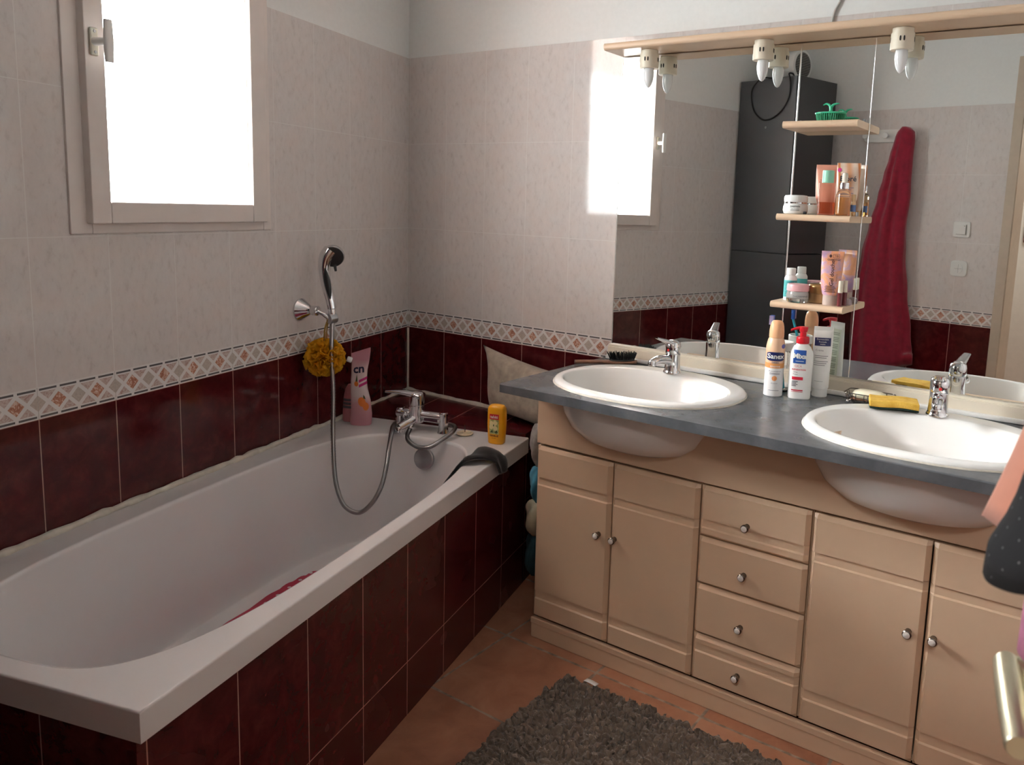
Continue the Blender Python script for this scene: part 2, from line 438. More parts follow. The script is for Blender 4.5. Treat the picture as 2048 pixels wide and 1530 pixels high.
# hallway beyond the doorway
hall = mat('hallway_cream_wall_paint', (.70, .66, .58), .6, var=.03)
bm = B(); box(bm, .8, 4.1, -3.75, -3.6, 0, CEIL); struct('wall_hallway_far', bm, hall)
bm = B(); box(bm, .85, 1.0, -3.6, -2.5, 0, CEIL); struct('wall_hallway_left', bm, hall)
bm = B(); box(bm, 3.6, 3.75, -3.6, -1.9, 0, CEIL); struct('wall_hallway_right', bm, hall)
bm = B(); box(bm, 2.84, 3.75, -2.02, -1.9, 0, CEIL); struct('wall_hallway_near', bm, hall)

# dark red patterned hanging in the hallway
t = NT('dark_red_woven_pattern'); o_ = t.obj(); vor = t.node('ShaderNodeTexVoronoi'); vor.inputs['Scale'].default_value = 34; t.l.new(o_, vor.inputs['Vector'])
t.base(t.ramp(vor.outputs['Distance'], [(.2, (.28, .10, .08)), (.5, (.07, .010, .014)), (.8, (.03, .012, .012))])); t.rough(.9)
bm = B(); box(bm, 1.915, 2.75, -3.6, -3.585, 1.22, 1.75, .004)
tag(obj('wall_hanging', bm, t.m), 'dark red patterned hallway wall hanging, its edge seen in the mirror beside the door frame', 'wall hanging')

# ------------------------------------------------------------------ window (local x along the wall, y outwards, z up)
win = bpy.data.objects.new('window_1', None); C.objects.link(win); win.matrix_world = Mw
win['kind'] = 'structure'; win['label'] = 'small white framed casement window over the bath'; win['category'] = 'window'
def ring(bm, x0, x1, z0, z1, wl, wr, wb, wt, y0, y1, bev=.003):
    box(bm, x0, x0+wl, y0, y1, z0, z1, bev); box(bm, x1-wr, x1, y0, y1, z0, z1, bev)
    box(bm, x0+wl, x1-wr, y0, y1, z0, z0+wb, bev); box(bm, x0+wl, x1-wr, y0, y1, z1-wt, z1, bev)
bm = B(); ring(bm, .828, 1.502, 1.233, 2.255, .034, .056, .028, .05, -.006, .07)
obj('window_frame', bm, frame_paint, win, 30)
bm = B(); box(bm, .815, .85, -.004, .006, 1.225, 2.25)
bm = B(); ring(bm, .866, 1.462, 1.258, 2.23, .062, .052, .052, .06, -.027, .045, .004)
sash = obj('sash', bm, frame_paint, win, 30)
bm = B(); ring(bm, .918, 1.42, 1.302, 2.176, .012, .004, .008, .01, -.012, .03, .002)
obj('glazing_bead', bm, mat('pale_glazing_bead', (.78, .80, .78), .4), win, 30)
bm = B(); box(bm, .925, 1.418, .012, .016, 1.306, 2.172); obj('pane', bm, window_glass, win, None)
hd = bpy.data.objects.new('window_handle', None); C.objects.link(hd); hd.parent = win; hd.location = (1.441, -.027, 1.672)
bm = B(); box(bm, -.011, .011, -.007, 0, -.031, .031, .004, 3); hp = obj('handle_plate', bm, mat('greyish_handle_plate', (.55, .53, .44), .35), hd)
bm = B()
for zz in (.023, -.023): lathe(bm, [(.0035, 0), (.0035, .0015)], 10, (0, -.007, zz), (0, -1, 0))
obj('screw', bm, steel, hd)
bm = B(); lathe(bm, [(.0095, 0), (.0085, .03), (.008, .042)], 16, (0, -.006, 0), (0, -1, 0))
hr = [[(x, y-.047, z) for x, y in sel(a, .006, 2.5, 16)] for z, a in ((-.047, .009), (-.04, .0105), (-.01, .012), (0, .0125), (.01, .012), (.04, .0105), (.047, .009))]
loft(bm, hr); obj('handle_grip', bm, white_pl, hd)
bm = B(); lathe(bm, [(.005, 0), (.005, .05)], 10, (.86, -.012, 1.385)); lathe(bm, [(.0055, 0), (.0055, .022)], 10, (.86, -.012, 1.40)); obj('hinge', bm, frame_paint, win)

# ------------------------------------------------------------------ tiled ledge behind the bath
bm = B()
pts = [Vector((0, 0, 0)), L(0, .408, 0), L(.7022, .408, 0), Vector((.7022/cos(A), 0, 0))]
prism(bm, [(p.x, p.y) for p in pts], 0, .551)
led = struct('tiled_ledge', bm, mat_ledge, 'dark red tiled ledge between the bath and the mirror wall')
led['category'] = 'ledge'
# ledge mesh in bath frame so the seams run along the bath
Ml = Matrix.Identity(4)
for i in range(3): Ml[i][0] = LN[i]; Ml[i][1] = -LD[i]
inv = Ml.inverted()
led.data.transform(inv); led.matrix_world = Ml
def bead(name, pts, w, parent=None, seed=1):
    rnd = random.Random(seed); P = []
    a, b = Vector(pts[0]), Vector(pts[1]); n = max(6, int((b-a).length/.025))
    bm = B(); tube(bm, [a+(b-a)*i/n for i in range(n+1)], [w*(1+rnd.uniform(-.22, .25)) for i in range(n+1)], 8)
    o = obj(name, bm, silicone, parent, 60); o['kind'] = 'structure'; return o
bead('trim_2', [(.005, -.004, .551), (.74, -.004, .551)], .0105, seed=2)['label'] = 'cream sealant bead along the ledge under the mirror wall'
bead('trim_3', [L(.004, .02, .552), L(.004, .43, .547)], .009, seed=3)['label'] = 'cream sealant bead along the ledge under the window wall'
bead('trim_4', [L(.004, .004, .55), L(.004, .004, .815)], .0045, seed=4)['label'] = 'cream sealant strip up the corner of the dark red tiles'

# ------------------------------------------------------------------ bathtub (local x = away from the wall, y towards the far corner)
tubo = thing('bathtub', 'white built-in bathtub with dark red tiled side under the window', 'bathtub', (0, 0, 0), A)
S0, S1, RZ = .412, 2.018, .541
def tl(n, s, z): return (n, -s, z)
def outline(t, k):
    """inner opening at angle t, k from 0 (rim) to 1 (bottom)"""
    cs, cn = 1.295, .378
    la, lb = .675, .735          # half length towards door / towards taps
    hw = .287
    c, s = cos(t), sin(t)
    p = 3.6 if c > 0 else 3.4
    e = 2/p
    ds = (la if c > 0 else lb)*abs(c)**e*(1 if c > 0 else -1)
    dn = hw*abs(s)**e*(1 if s > 0 else -1)
    # shrink towards the bottom
    if c > 0: ds *= (1 - .36*k)
    else: ds *= (1 - .13*k)
    dn *= (1 - .22*k)
    return cn+dn, cs+ds
NB = 120
bm = B(); rings = []
def rect_ring(n0, n1, s0, s1, z):
    out = []
    cs, cn = 1.295, .378
    for i in range(NB):
        n, s = outline(2*pi*i/NB, 0); dn, ds = n-cn, s-cs
        f = min(((n1-cn) if dn > 0 else (cn-n0))/max(1e-6, abs(dn)), ((s1-cs) if ds > 0 else (cs-s0))/max(1e-6, abs(ds)))
        out.append(tl(cn+dn*f, cs+ds*f, z))
    return out
# snap the four corner vertices of the rectangle
def snap(r, n0, n1, s0, s1, z):
    for cn_, cs_ in ((n0, s0), (n0, s1), (n1, s0), (n1, s1)):
        k = min(range(NB), key=lambda i: (r[i][0]-cn_)**2+(-r[i][1]-cs_)**2); r[k] = tl(cn_, cs_, z)
    return r
rim = lambda d, z: snap(rect_ring(.0+d*0, .716-d, S0+d*0, S1-d, z), .0, .716-d, S0, S1-d, z)
rings.append(rim(.006, .4856)); rings.append(rim(.0, .4876)); rings.append(rim(.0, RZ-.004)); rings.append(rim(.0012, RZ-.001)); rings.append(rim(.004, RZ))
def inner(grow, k, z):
    out = []
    for i in range(NB):
        n, s = outline(2*pi*i/NB, k); dn, ds = n-.378, s-1.295; ln = sqrt(dn*dn+ds*ds)
        out.append(tl(n+dn/ln*grow, s+ds/ln*grow, z))
    return out
rings += [inner(.012, 0, RZ-.0005), inner(.004, 0, RZ-.003), inner(0, 0, RZ-.010)]
for k in range(1, 15):
    q = k/14; z = RZ-.012 - (RZ-.012-.225)*q
    rings.append(inner(0, q*.72, z))
rings += [inner(0, .77, .209), inner(0, .83, .199), inner(0, .90, .1935), inner(-.04, .95, .191), inner(-.12, 1, .190)]
loft(bm, rings, True, False, True)
sh = obj('bath_shell', bm, enamel, tubo, 50)
bm = B(); box(bm, .67, .7022, -(S1-.004), -.206, 0, .4858); ap = obj('apron', bm, mat_apron, tubo, None)
bm = B(); box(bm, 0.002, .67, -(S1-.004), -(S1-.036), 0, .4858); ep = obj('end_panel', bm, None, tubo, None)
bmd = NT('dark_red_bath_end_tiles')
o_ = bmd.obj(); x, y, z = bmd.xyz(o_); du = dist_to_grid(bmd, x, .70, .2); dz_ = dist_to_grid(bmd, z, .4854, .3353)
g_ = bmd.m_('LESS_THAN', bmd.m_('MINIMUM', du, dz_), .0012)
bmd.base(bmd.mix(g_, red_tile_col(bmd, o_), (.34, .2, .18))); bmd.rough(.22)
ep.data.materials.clear(); ep.data.materials.append(bmd.m)
# apron material frame: x must run along the bath
ap.data.transform(Matrix(((0, -1, 0, 0), (1, 0, 0, 0), (0, 0, 1, 0), (0, 0, 0, 1)))); ap.rotation_euler = (0, 0, -pi/2)
bm = B(); rnd = random.Random(5)
P = [tl(.006, S0+(S1-S0)*i/60, RZ+.004+rnd.uniform(-.0012, .0012)) for i in range(61)]
tube(bm, P, [.0095*(1+rnd.uniform(-.25, .3)) for _ in P], 8); obj('sealant', bm, silicone, tubo, 60)
bm = B(); lathe(bm, [(.006, 0), (.034, .001), (.0375, .006), (.0365, .013), (.031, .017), (.001, .018)], 32, tl(.405, .573, .474), (0, -1, .14)); obj('overflow_cover', bm, steel, tubo, 40)
bm = B(); lathe(bm, [(.03, 0), (.032, .002), (.012, .0035), (.001, .003)], 28, tl(.378, .80, .191)); obj('drain', bm, chrome, tubo, 40)

# bath mat
bm = B()
N = 160; top = []
def matpt(i, g=0):
    t = 2*pi*i/N; r = 1 + .035*abs(sin(17*t))
    return (.385+(.182+g)*r*abs(cos(t))**.6*(1 if cos(t) > 0 else -1), -(1.19+(.33+g)*r*abs(sin(t))**.6*(1 if sin(t) > 0 else -1)))
loft(bm, [[(*matpt(i), .1925) for i in range(N)], [(*matpt(i), .198) for i in range(N)], [(*matpt(i, -.004), .200) for i in range(N)]])
tmt = NT('red_rubber_mat'); o_ = tmt.obj(); x, y, z = tmt.xyz(o_)
hx = dist_to_grid(tmt, x, .375, .05); hy = dist_to_grid(tmt, y, -1.1, .05)
hole = tmt.m_('LESS_THAN', tmt.m_('ADD', tmt.m_('POWER', hx, 2), tmt.m_('POWER', hy, 2)), .00003)
tmt.base(tmt.mix(hole, (.42, .018, .055), (.6, .55, .55))); tmt.rough(.45)
bmt = obj('bath_mat', bm, tmt.m, None, 40); bmt.rotation_euler = (0, 0, A)
tag(bmt, 'raspberry red scalloped rubber mat on the bottom of the bathtub', 'bath mat')

# ------------------------------------------------------------------ bath mixer tap, on the far rim
mx_ = thing('bath_mixer_tap', 'chrome lever bath mixer tap on the far rim of the bathtub', 'tap', L(.322, .487, RZ), A)
# local frame: x along the rim away from the window wall, -y towards the bath
bm = B()
lathe(bm, [(.0145, 0), (.0165, .004), (.0165, .075), (.015, .078)], 24, (.022, 0, .056), (1, 0, 0))
box(bm, .030, .098, -.0165, .0, .039, .054, .003)
lathe(bm, [(.0145, 0), (.0165, .004), (.017, .050), (.013, .056), (.001, .056)], 24, (-.020, 0, .056), (-1, 0, 0))
lathe(bm, [(.024, 0), (.0265, .008), (.0265, .060), (.025, .062)], 28, (0, 0, .030))
obj('body', bm, chrome, mx_, 40)
bm = B(); box(bm, .038, .090, -.0175, -.0155, .0415, .0515, .0008); obj('plum_strip', bm, mat('plum_inset', (.09, .022, .045), .3), mx_)  # dark plum strip on the front of the tap body
for xx in (.104, -.062):
    bm = B(); lathe(bm, [(.020, 0), (.021, .004), (.0175, .012), (.0145, .052), (.0165, .070), (.013, .0755), (.001, .076)], 24, (xx, .0, 0)); obj('leg', bm, chrome, mx_, 40)
bm = B()
tube(bm, [(0, -.008, .046), (-.006, -.03, .040), (-.018, -.062, .030), (-.024, -.078, .025)], [.0150, .0150, .0140, .013], 18)
lathe(bm, [(.0115, 0), (.0130, .004), (.0130, .018), (.0115, .020)], 18, (-.024, -.078, .029), (0, -.2, -1))
obj('spout', bm, chrome, mx_, 40)
bm = B(); lathe(bm, [(.008, 0), (.0095, .003), (.0095, .020), (.007, .024), (.001, .024)], 16, (-.036, -.015, .042), (0, -.1, 1)); obj('diverter_knob', bm, chrome, mx_, 40)
bm = B(); lathe(bm, [(.0265, 0), (.0265, .030), (.025, .040), (.019, .045), (.001, .047)], 28, (0, 0, .0925))
rr = []
for q in range(11):
    f = q/10; xx = .020-.132*f; w = .0255*(1-.42*f); z = .124+.006*f+.005*sin(f*pi); th = .012*(1-.60*f)
    rr.append([(xx, yy-.01*f, z+zz) for yy, zz in sel(w, th, 2.4, 18)])
loft(bm, rr)
obj('lever', bm, chrome, mx_, 45)
bm = B(); lathe(bm, [(.011, 0), (.012, .003), (.012, .018), (.0105, .022)], 18, (-.006, -.024, .034), (.0, -.35, -1)); obj('shower_outlet', bm, chrome, mx_, 40)

# hand shower with its metal hose
hs = thing('hand_shower', 'chrome and black hand shower with metal hose on the wall under the window', 'hand shower', (0, 0, 0), A)
base = Vector(tl(.108, .665, .985)); 
axis_pts = [tl(.108, .668, .975), tl(.100, .667, 1.01), tl(.086, .668, 1.06), tl(.080, .668, 1.11), tl(.085, .664, 1.145), tl(.098, .655, 1.168)]
bm = B(); tube(bm, axis_pts, None, 20, smooth=6, radf=lambda f, i: .0135+.0045*min(1, f*1.8)+(.006*sin(min(1, max(0, (f-.55)/.45))*pi/2)))
lathe(bm, [(.016, -.024), (.030, -.015), (.037, -.003), (.0378, .006), (.035, .011)], 30, tl(.100, .650, 1.150), (.50, -.75, -.30))
lathe(bm, [(.0105, 0), (.0115, .004), (.0115, .026), (.009, .030)], 18, tl(.1085, .668, .946), (0, 0, 1))
obj('handle', bm, chrome, hs, 50)
bm = B(); lathe(bm, [(.0345, .0105), (.0345, .0135), (.027, .0165), (.012, .0185), (.001, .019)], 30, tl(.100, .650, 1.150), (.50, -.75, -.30))
d = Vector((.50, -.75, -.30)).normalized(); e0 = Vector(tl(.100, .650, 1.150)) + d*.012
tube(bm, [e0+Vector((.008, .0, -.026)), e0+Vector((.014, -.003, -.046))], [.0055, .0038], 8)
obj('spray_face', bm, black_pl, hs, 40)
bm = B()
gr = []
for q in range(11):
    f = q/10; p = Vector(axis_pts[1]).lerp(Vector(axis_pts[3]), f) + Vector((.0112+.002*f, -.0140, 0)); w = .0105*sin(pi*min(.98, max(.02, f)))**.6
    gr.append([p + Vector((a*.8, a*.5, 0)) + Vector((b*.5, -b*.8, 0)) for a, b in sel(w, .006, 2, 14)])
loft(bm, gr); obj('grip', bm, black_pl, hs, 60)
hose_pts = [tl(.315, .517, .556), tl(.322, .548, .540), tl(.350, .588, .532), tl(.396, .604, .521), tl(.437, .602, .526), tl(.468, .572, .548), tl(.480, .520, .563), tl(.458, .468, .566), tl(.40, .446, .566), tl(.31, .446, .568), tl(.246, .466, .561), tl(.250, .52, .557), tl(.283, .585, .556), tl(.315, .655, .524), tl(.333, .70, .478),
            tl(.340, .74, .425), tl(.325, .77, .375), tl(.289, .79, .343), tl(.243, .80, .362), tl(.208, .79, .415), tl(.176, .76, .477), tl(.152, .73, .584), tl(.133, .70, .71), tl(.120, .69, .816), tl(.112, .675, .905), tl(.1085, .668, .946)]
Ph = catmull(hose_pts, 26)
bm = B(); tube(bm, Ph, None, 10, radf=lambda f, i: .0080 if i % 2 else .0068); obj('hose', bm, chrome_dull, hs, 180)

# wall bracket
hb = thing('shower_bracket', 'chrome cone-shaped wall bracket holding the hand shower', 'shower bracket', L(0, .690, .968), A)
bm = B(); lathe(bm, [(.036, 0), (.037, .006), (.031, .015), (.018, .036), (.0135, .045), (.0135, .049)], 30, (0, 0, 0), (1, 0, 0)); obj('base', bm, chrome, hb, 40)
bm = B(); lathe(bm, [(.015, 0), (.0165, .003), (.0165, .020), (.014, .023)], 20, (.048, .0, .0), (1, 0, 0)); tube(bm, [(.06, 0, 0), (.085, .006, -.010), (.100, .018, -.024)], [.0075, .007, .008], 10); obj('arm', bm, chrome, hb, 40)
bm = B(); lathe(bm, [(.0165, -.013), (.0178, -.008), (.0178, .008), (.0165, .013)], 20, (.1085, .022, -.024), (.35, .9, .1)); obj('clip', bm, steel, hb, 40)

# yellow bath pouf
rnd = random.Random(11)
bm = B()
pc = Vector(tl(.078, .668, .808))
for k in range(64):
    ph = rnd.uniform(0, 2*pi); ct = rnd.uniform(-1, 1); st = sqrt(1-ct*ct)
    d = Vector((st*cos(ph)*.75+.18, st*sin(ph), ct)); d.normalize()
    x, y = frame_of(d); sp = rnd.uniform(0, 2*pi); x, y = x*cos(sp)+y*sin(sp), y*cos(sp)-x*sin(sp)
    R = rnd.uniform(.035, .049); wv = rnd.randint(3, 5); ph0 = rnd.uniform(0, 6); c0 = pc + d*.020
    def pet(u, v):
        a = (u-.5)*2.5; r = .006 + R*v
        return c0 + d*(r*cos(a)*.9) + x*(r*sin(a)*1.15) + y*(v*v*.012*sin(wv*u*6.28+ph0) + v*.006*sin(2.3*wv*u+ph0) + .012*(rndk-.5))
    rndk = rnd.random()
    grid(bm, pet, 20, 5)
for v in bm.verts:
    if v.co.x < .006: v.co.x = .006 + (v.co.x-.006)*.1
t = NT('yellow_nylon_mesh'); o_ = t.obj(); t.base(t.ramp(t.noise(o_, 60, 3), [(.3, (.80, .40, .012)), (.7, (.92, .56, .03))])); t.rough(.7)
tl_ = t.node('ShaderNodeBsdfTranslucent'); tl_.inputs[0].default_value = (.95, .55, .03, 1); mx = t.node('ShaderNodeMixShader'); mx.inputs[0].default_value = .45
t.l.new(t.b.outputs[0], mx.inputs[1]); t.l.new(tl_.outputs[0], mx.inputs[2]); t.l.new(mx.outputs[0], t.out.inputs[0]); py = t.m
pf = thing('bath_pouf', 'yellow ruffled mesh bath pouf hanging below the hand shower', 'bath pouf', (0, 0, 0), A)
obj('mesh_ruffle', bm, py, pf, 180)
bm = B(); tube(bm, [tl(.078, .668, .83), tl(.082, .672, .90), tl(.10, .676, .945)], .0028, 6, smooth=5); tube(bm, [tl(.084, .666, .83), tl(.088, .669, .90), tl(.10, .672, .945)], .0022, 6, smooth=5)
obj('cord', bm, mat('ochre_cord', (.42, .26, .06), .7), pf, 60)

# ------------------------------------------------------------------ things on the bath rim
def place(n, s, z, rz): return L(n, s, z), A+rz
# pink refill pouch (local front -y)
loc, rz = place(.108, .505, RZ, 0.30)
pk = thing('refill_pouch', 'pink and white refill pouch with apricots standing in the bath corner', 'refill pouch', loc, rz)
st = [(0, .036, .020, 2.3), (.004, .038, .021, 2.3), (.04, .037, .019, 2.2), (.09, .0345, .017, 2.1), (.13, .030, .015, 2), (.16, .028, .0135, 2), (.20, .028, .011, 2), (.235, .031, .006, 2), (.255, .034, .002, 2), (.268, .034, .0012, 2)]
bt_ = Bottle(st); bm = B(); bt_.mesh(bm)
for v in bm.verts:
    v.co.x += .020*max(0, v.co.z-.16)*.8 - .03*v.co.z*.5 + .004*sin(v.co.z*30); v.co.z += (.35*v.co.x if v.co.z > .24 else 0)
t = NT('pink_white_pouch_film'); x, y, z = t.xyz(t.obj())
t.base(t.ramp(t.m_('ADD', t.m_('MULTIPLY', z, 3.6), t.m_('MULTIPLY', t.noise(t.obj(), 18, 3), .14)), [(.02, (.62, .25, .30)), (.34, (.66, .34, .38)), (.46, (.74, .62, .62)), (.78, (.72, .60, .60)), (.92, (.60, .28, .34))])); t.rough(.3)
obj('film', bm, t.m, pk, 60)
def pf_(u, v):
    x_, y_, z_ = bt_.front(.0012)(u, v); return (x_+.020*max(0, z_-.16)*.8-.03*z_*.5+.004*sin(z_*30), y_, z_)
for args in ((.008, .086, .013, .017), (.020, .070, .010, .015), (-.005, .150, .0075, .009)):
    bm = B(); disc(bm, pf_, *args); obj('apricot_print', bm, mat('apricot_orange', (.75, .20, .03), .4), pk, None)
bm = B(); blob(bm, pf_, [(.014, .098), (.022, .096), (.020, .106), (.016, .112)]); blob(bm, pf_, [(-.008, .158), (.000, .158), (-.001, .168), (-.004, .185)])
obj('leaf_print', bm, mat('leaf_green', (.07, .10, .03), .5), pk, None)
bm = B()
for v0 in (.135, .152): patch(bm, lambda u, v: pf_(u, v+.5*u), .004, .030, v0, v0+.010, 6, 1)
obj('magenta_band', bm, mat('magenta_ink', (.55, .02, .18), .4), pk, None)
bm = B(); letters(bm, 'cn', .042, pf_, 0.0, .203, rot=.12, bold=.0012); obj('lettering', bm, mat('navy_ink', (.012, .014, .06), .4), pk, None)
bm = B(); lathe(bm, [(.009, 0), (.010, .003), (.010, .014), (.0085, .017), (.001, .017)], 20, (-.030, -.002, .232), (-.9, -.3, .35)); obj('spout_cap', bm, white_pl, pk)
# pink bottle behind the pouch
loc, rz = place(.050, .478, RZ, .2)
pb = thing('shower_gel_bottle', 'pink bottle with grey bands half hidden behind the refill pouch', 'bottle', loc, rz)
b = Bottle([(0, .028, .02, 2.6), (.004, .03, .022, 2.6), (.04, .029, .021, 2.4), (.095, .025, .019, 2.2), (.12, .019, .016, 2), (.135, .010, .010, 2)])
bm = B(); b.mesh(bm); obj('body', bm, mat('rose_plastic', (.60, .22, .24), .3), pb, 50)
bm = B()
for z0 in (.050, .063, .076):
    loft(bm, [[(x, y, z) for x, y in sel(b.at(z)[0]+.0006, b.at(z)[1]+.0006, b.at(z)[2])] for z in (z0, z0+.009)], True, False, False)
obj('grey_bands', bm, mat('grey_band_ink', (.10, .10, .13), .4), pb, None)

# yellow shampoo bottle
loc, rz = place(.640, .512, RZ, -.02)
yb = thing('shampoo_bottle', 'yellow shower gel bottle with flower label on the bath corner', 'bottle', loc, rz)
b = Bottle([(0, .025, .017, 3), (.003, .028, .0195, 3), (.03, .030, .0205, 3), (.07, .0315, .021, 3.2), (.105, .0315, .021, 3.2), (.108, .031, .0205, 3.2), (.109, .0315, .021, 3.2), (.122, .030, .0205, 3), (.131, .024, .016, 2.6), (.133, .015, .009, 2.4)])
bm = B(); b.mesh(bm); obj('body', bm, mat('yellow_plastic', (.86, .38, .008), .28, var=.03), yb, 50)
fn = b.front(); bm = B(); patch(bm, fn, -.018, .016, .086, .104); obj('red_panel', bm, mat('red_label', (.62, .015, .03), .4), yb, None)
bm = B(); letters(bm, 'tahiti', .0135, b.front(.0015), -.001, .0945, bold=.0003); obj('white_lettering', bm, white_pl, yb, None)
bm = B(); patch(bm, fn, -.018, .016, .036, .0855); obj('picture_panel', bm, mat('pale_green_print', (.50, .50, .18), .4, var=.5, scale=120), yb, None)
bm = B(); f8 = b.front(.0015)
for k, (cu, cv) in enumerate(((-.010, .072), (.003, .074), (-.011, .060), (.004, .056), (-.003, .066))): disc(bm, f8, cu, cv, .0075, .0085, 14)
obj('flower_print', bm, mat('cream_petals', (.85, .72, .38), .4), yb, None)
bm = B(); blob(bm, f8, [(-.016, .042), (-.004, .040), (-.006, .050)]); blob(bm, f8, [(.002, .040), (.014, .042), (.008, .052)]); disc(bm, b.front(.0020), -.002, .066, .002, .004, 8)
obj('leaf_print', bm, MATS['leaf_green'], yb, None)
bm = B(); letters(bm, 'VANILLE', .0085, f8, -.001, .030, bold=.0003); letters(bm, 'douche', .005, f8, -.001, .022); obj('lettering', bm, mat('dark_red_ink', (.12, .01, .01), .5), yb, None)

# bath plug
pg = thing('bath_plug', 'round cream bath plug lying upside down beside the mixer tap', 'bath plug', L(.500, .468, RZ), A)
bm = B(); lathe(bm, [(.024, 0), (.0285, .003), (.029, .006), (.026, .008), (.021, .006), (.0195, .0085), (.015, .0065), (.0135, .009), (.009, .007), (.008, .0095), (.001, .0095)], 32); obj('disc', bm, mat('yellowed_plug_plastic', (.70, .58, .40), .45, var=.15, scale=90), pg, 30)
bm = B(); tube(bm, [(0, 0, .008), (.0005, 0, .026), (-.001, 0, .036)], .0016, 6); obj('stem', bm, nickel, pg)

# black wash mitt draped over the outer rim
wm = B(); rnd = random.Random(3)
prof = [(.600, .478), (.618, .505), (.634, .532), (.650, .551), (.672, .556), (.696, .556), (.716, .552), (.727, .541), (.730, .520), (.729, .498)]
def mitt(u, v):
    q = v*(len(prof)-1); i = min(len(prof)-2, int(q)); f = q-i
    n = prof[i][0]+(prof[i+1][0]-prof[i][0])*f; z = prof[i][1]+(prof[i+1][1]-prof[i][1])*f
    s0, s1 = .80-.105*v, .675-.02*v
    wid = 1-.25*abs(v-.55)
    s = s0+(s1-s0)*u + .006*sin(9*v+3*u)
    edge = min(1, 7*min(u, 1-u)+.15)
    return tl(n+.004*sin(u*7+2)*v, s, z + (.010*edge if .28 < v < .75 else .004) + .006*sin(u*5+v*8)*edge*(1 if .25 < v < .8 else .3))
grid(wm, mitt, 22, 26)
mt = thing('wash_mitt', 'black terry wash mitt with grey stripes draped over the bath rim', 'wash mitt', (0, 0, 0), A)
mo = obj('mitt', wm, mat('black_terry_cloth', (.012, .010, .012), .95, var=.3, scale=300, bump=1, bscale=500, sheen=.3), mt, 180); solid(mo, .009, 1)
bm = B()
for v0, v1 in ((.145, .185), (.225, .25)):
    grid(bm, lambda a, b: tuple(Vector(mitt(a, v0+(v1-v0)*b+.02*sin(a*9))) + Vector((-.0035, 0, .0105))), 20, 2)
so = obj('stripe', bm, mat('grey_stripe_terry', (.42, .38, .40), .9), mt, 180); solid(so, .0015)

# beige cushion on the ledge
cu = B()
def cush(u, v):
    a, b = u*2-1, v*2-1
    e = max(0, (1-abs(a)**3.2)*(1-abs(b)**3.0))**.5
    return a, b, e
def mkcush(sgn):
    def f(u, v):
        a, b, e = cush(u, v)
        pinch = 1-.07*(1-abs(b)**2) - 0*.1
        x = a*.235*(1-.06*(1-b*b)); z = b*.112*(1-.10*(1-a*a)); y = sgn*(.052*e) + .004*sin(9*a+4*b)*e
        return (x, y, z)
    return f
grid(cu, mkcush(1), 30, 18); grid(cu, mkcush(-1), 30, 18)
bmesh.ops.remove_doubles(cu, verts=cu.verts[:], dist=.0008)
for v in cu.verts: v.co.x -= .42*v.co.z - .010*sin(v.co.z*26)
co = obj('cushion', cu, mat('beige_quilted_cloth', (.40, .335, .27), .9, var=.16, scale=40, bump=.9, bscale=55, sheen=.2), None, 180)
co.matrix_world = Matrix.Translation((.735, -.082, .662)) @ Matrix.Rotation(-.03, 4, 'Z') @ Matrix.Rotation(.13, 4, 'Y') @ Matrix.Rotation(-.10, 4, 'X')
tag(co, 'beige quilted cushion leaning on the tiled ledge under the counter edge', 'cushion')

# cloths hanging in the gap between bath and vanity
def hank(name, label, x, y, z0, z1, r, m, seed):
    rnd = random.Random(seed); bm = B(); rings = []
    n = 14
    for k in range(n+1):
        f = k/n; z = z1+(z0-z1)*f; rr_ = r*(.35+.65*sin(pi*min(.97, .12+f*.88))**.6) if True else r
        rings.append([(x+rr_*(1+.16*sin(3*t+f*5+seed)+.08*sin(7*t+f*11))*cos(t), y+1.5*rr_*(1+.13*sin(4*t+f*3))*sin(t), z) for t in [2*pi*i/28 for i in range(28)]])
    loft(bm, rings); return tag(obj(name, bm, m, None, 180), label, 'cloth')
hank('floor_cloth', 'grey rag hanging at the top of the gap beside the vanity', .982, -.335, .515, .655, .042, mat('grey_rag_cloth', (.30, .27, .255), .95, var=.2, scale=60, bump=.6, bscale=150), 1)
hank('scrub_towel', 'blue fluffy cloth hanging in the gap beside the vanity', .990, -.35, .405, .52, .038, mat('blue_fluffy_cloth', (.05, .22, .33), .95, var=.2, bump=1, bscale=120), 2)
hank('scrub_towel', 'cream fluffy cloth hanging below the blue one beside the vanity', .984, -.35, .295, .405, .044, mat('cream_fluffy_cloth', (.50, .45, .33), .95, var=.15, bump=1, bscale=120), 3)
hank('scrub_towel', 'dark teal cloth hanging lowest in the gap beside the vanity', .982, -.35, .16, .293, .042, mat('dark_teal_cloth', (.02, .06, .075), .95, var=.2, bump=1, bscale=120), 4)

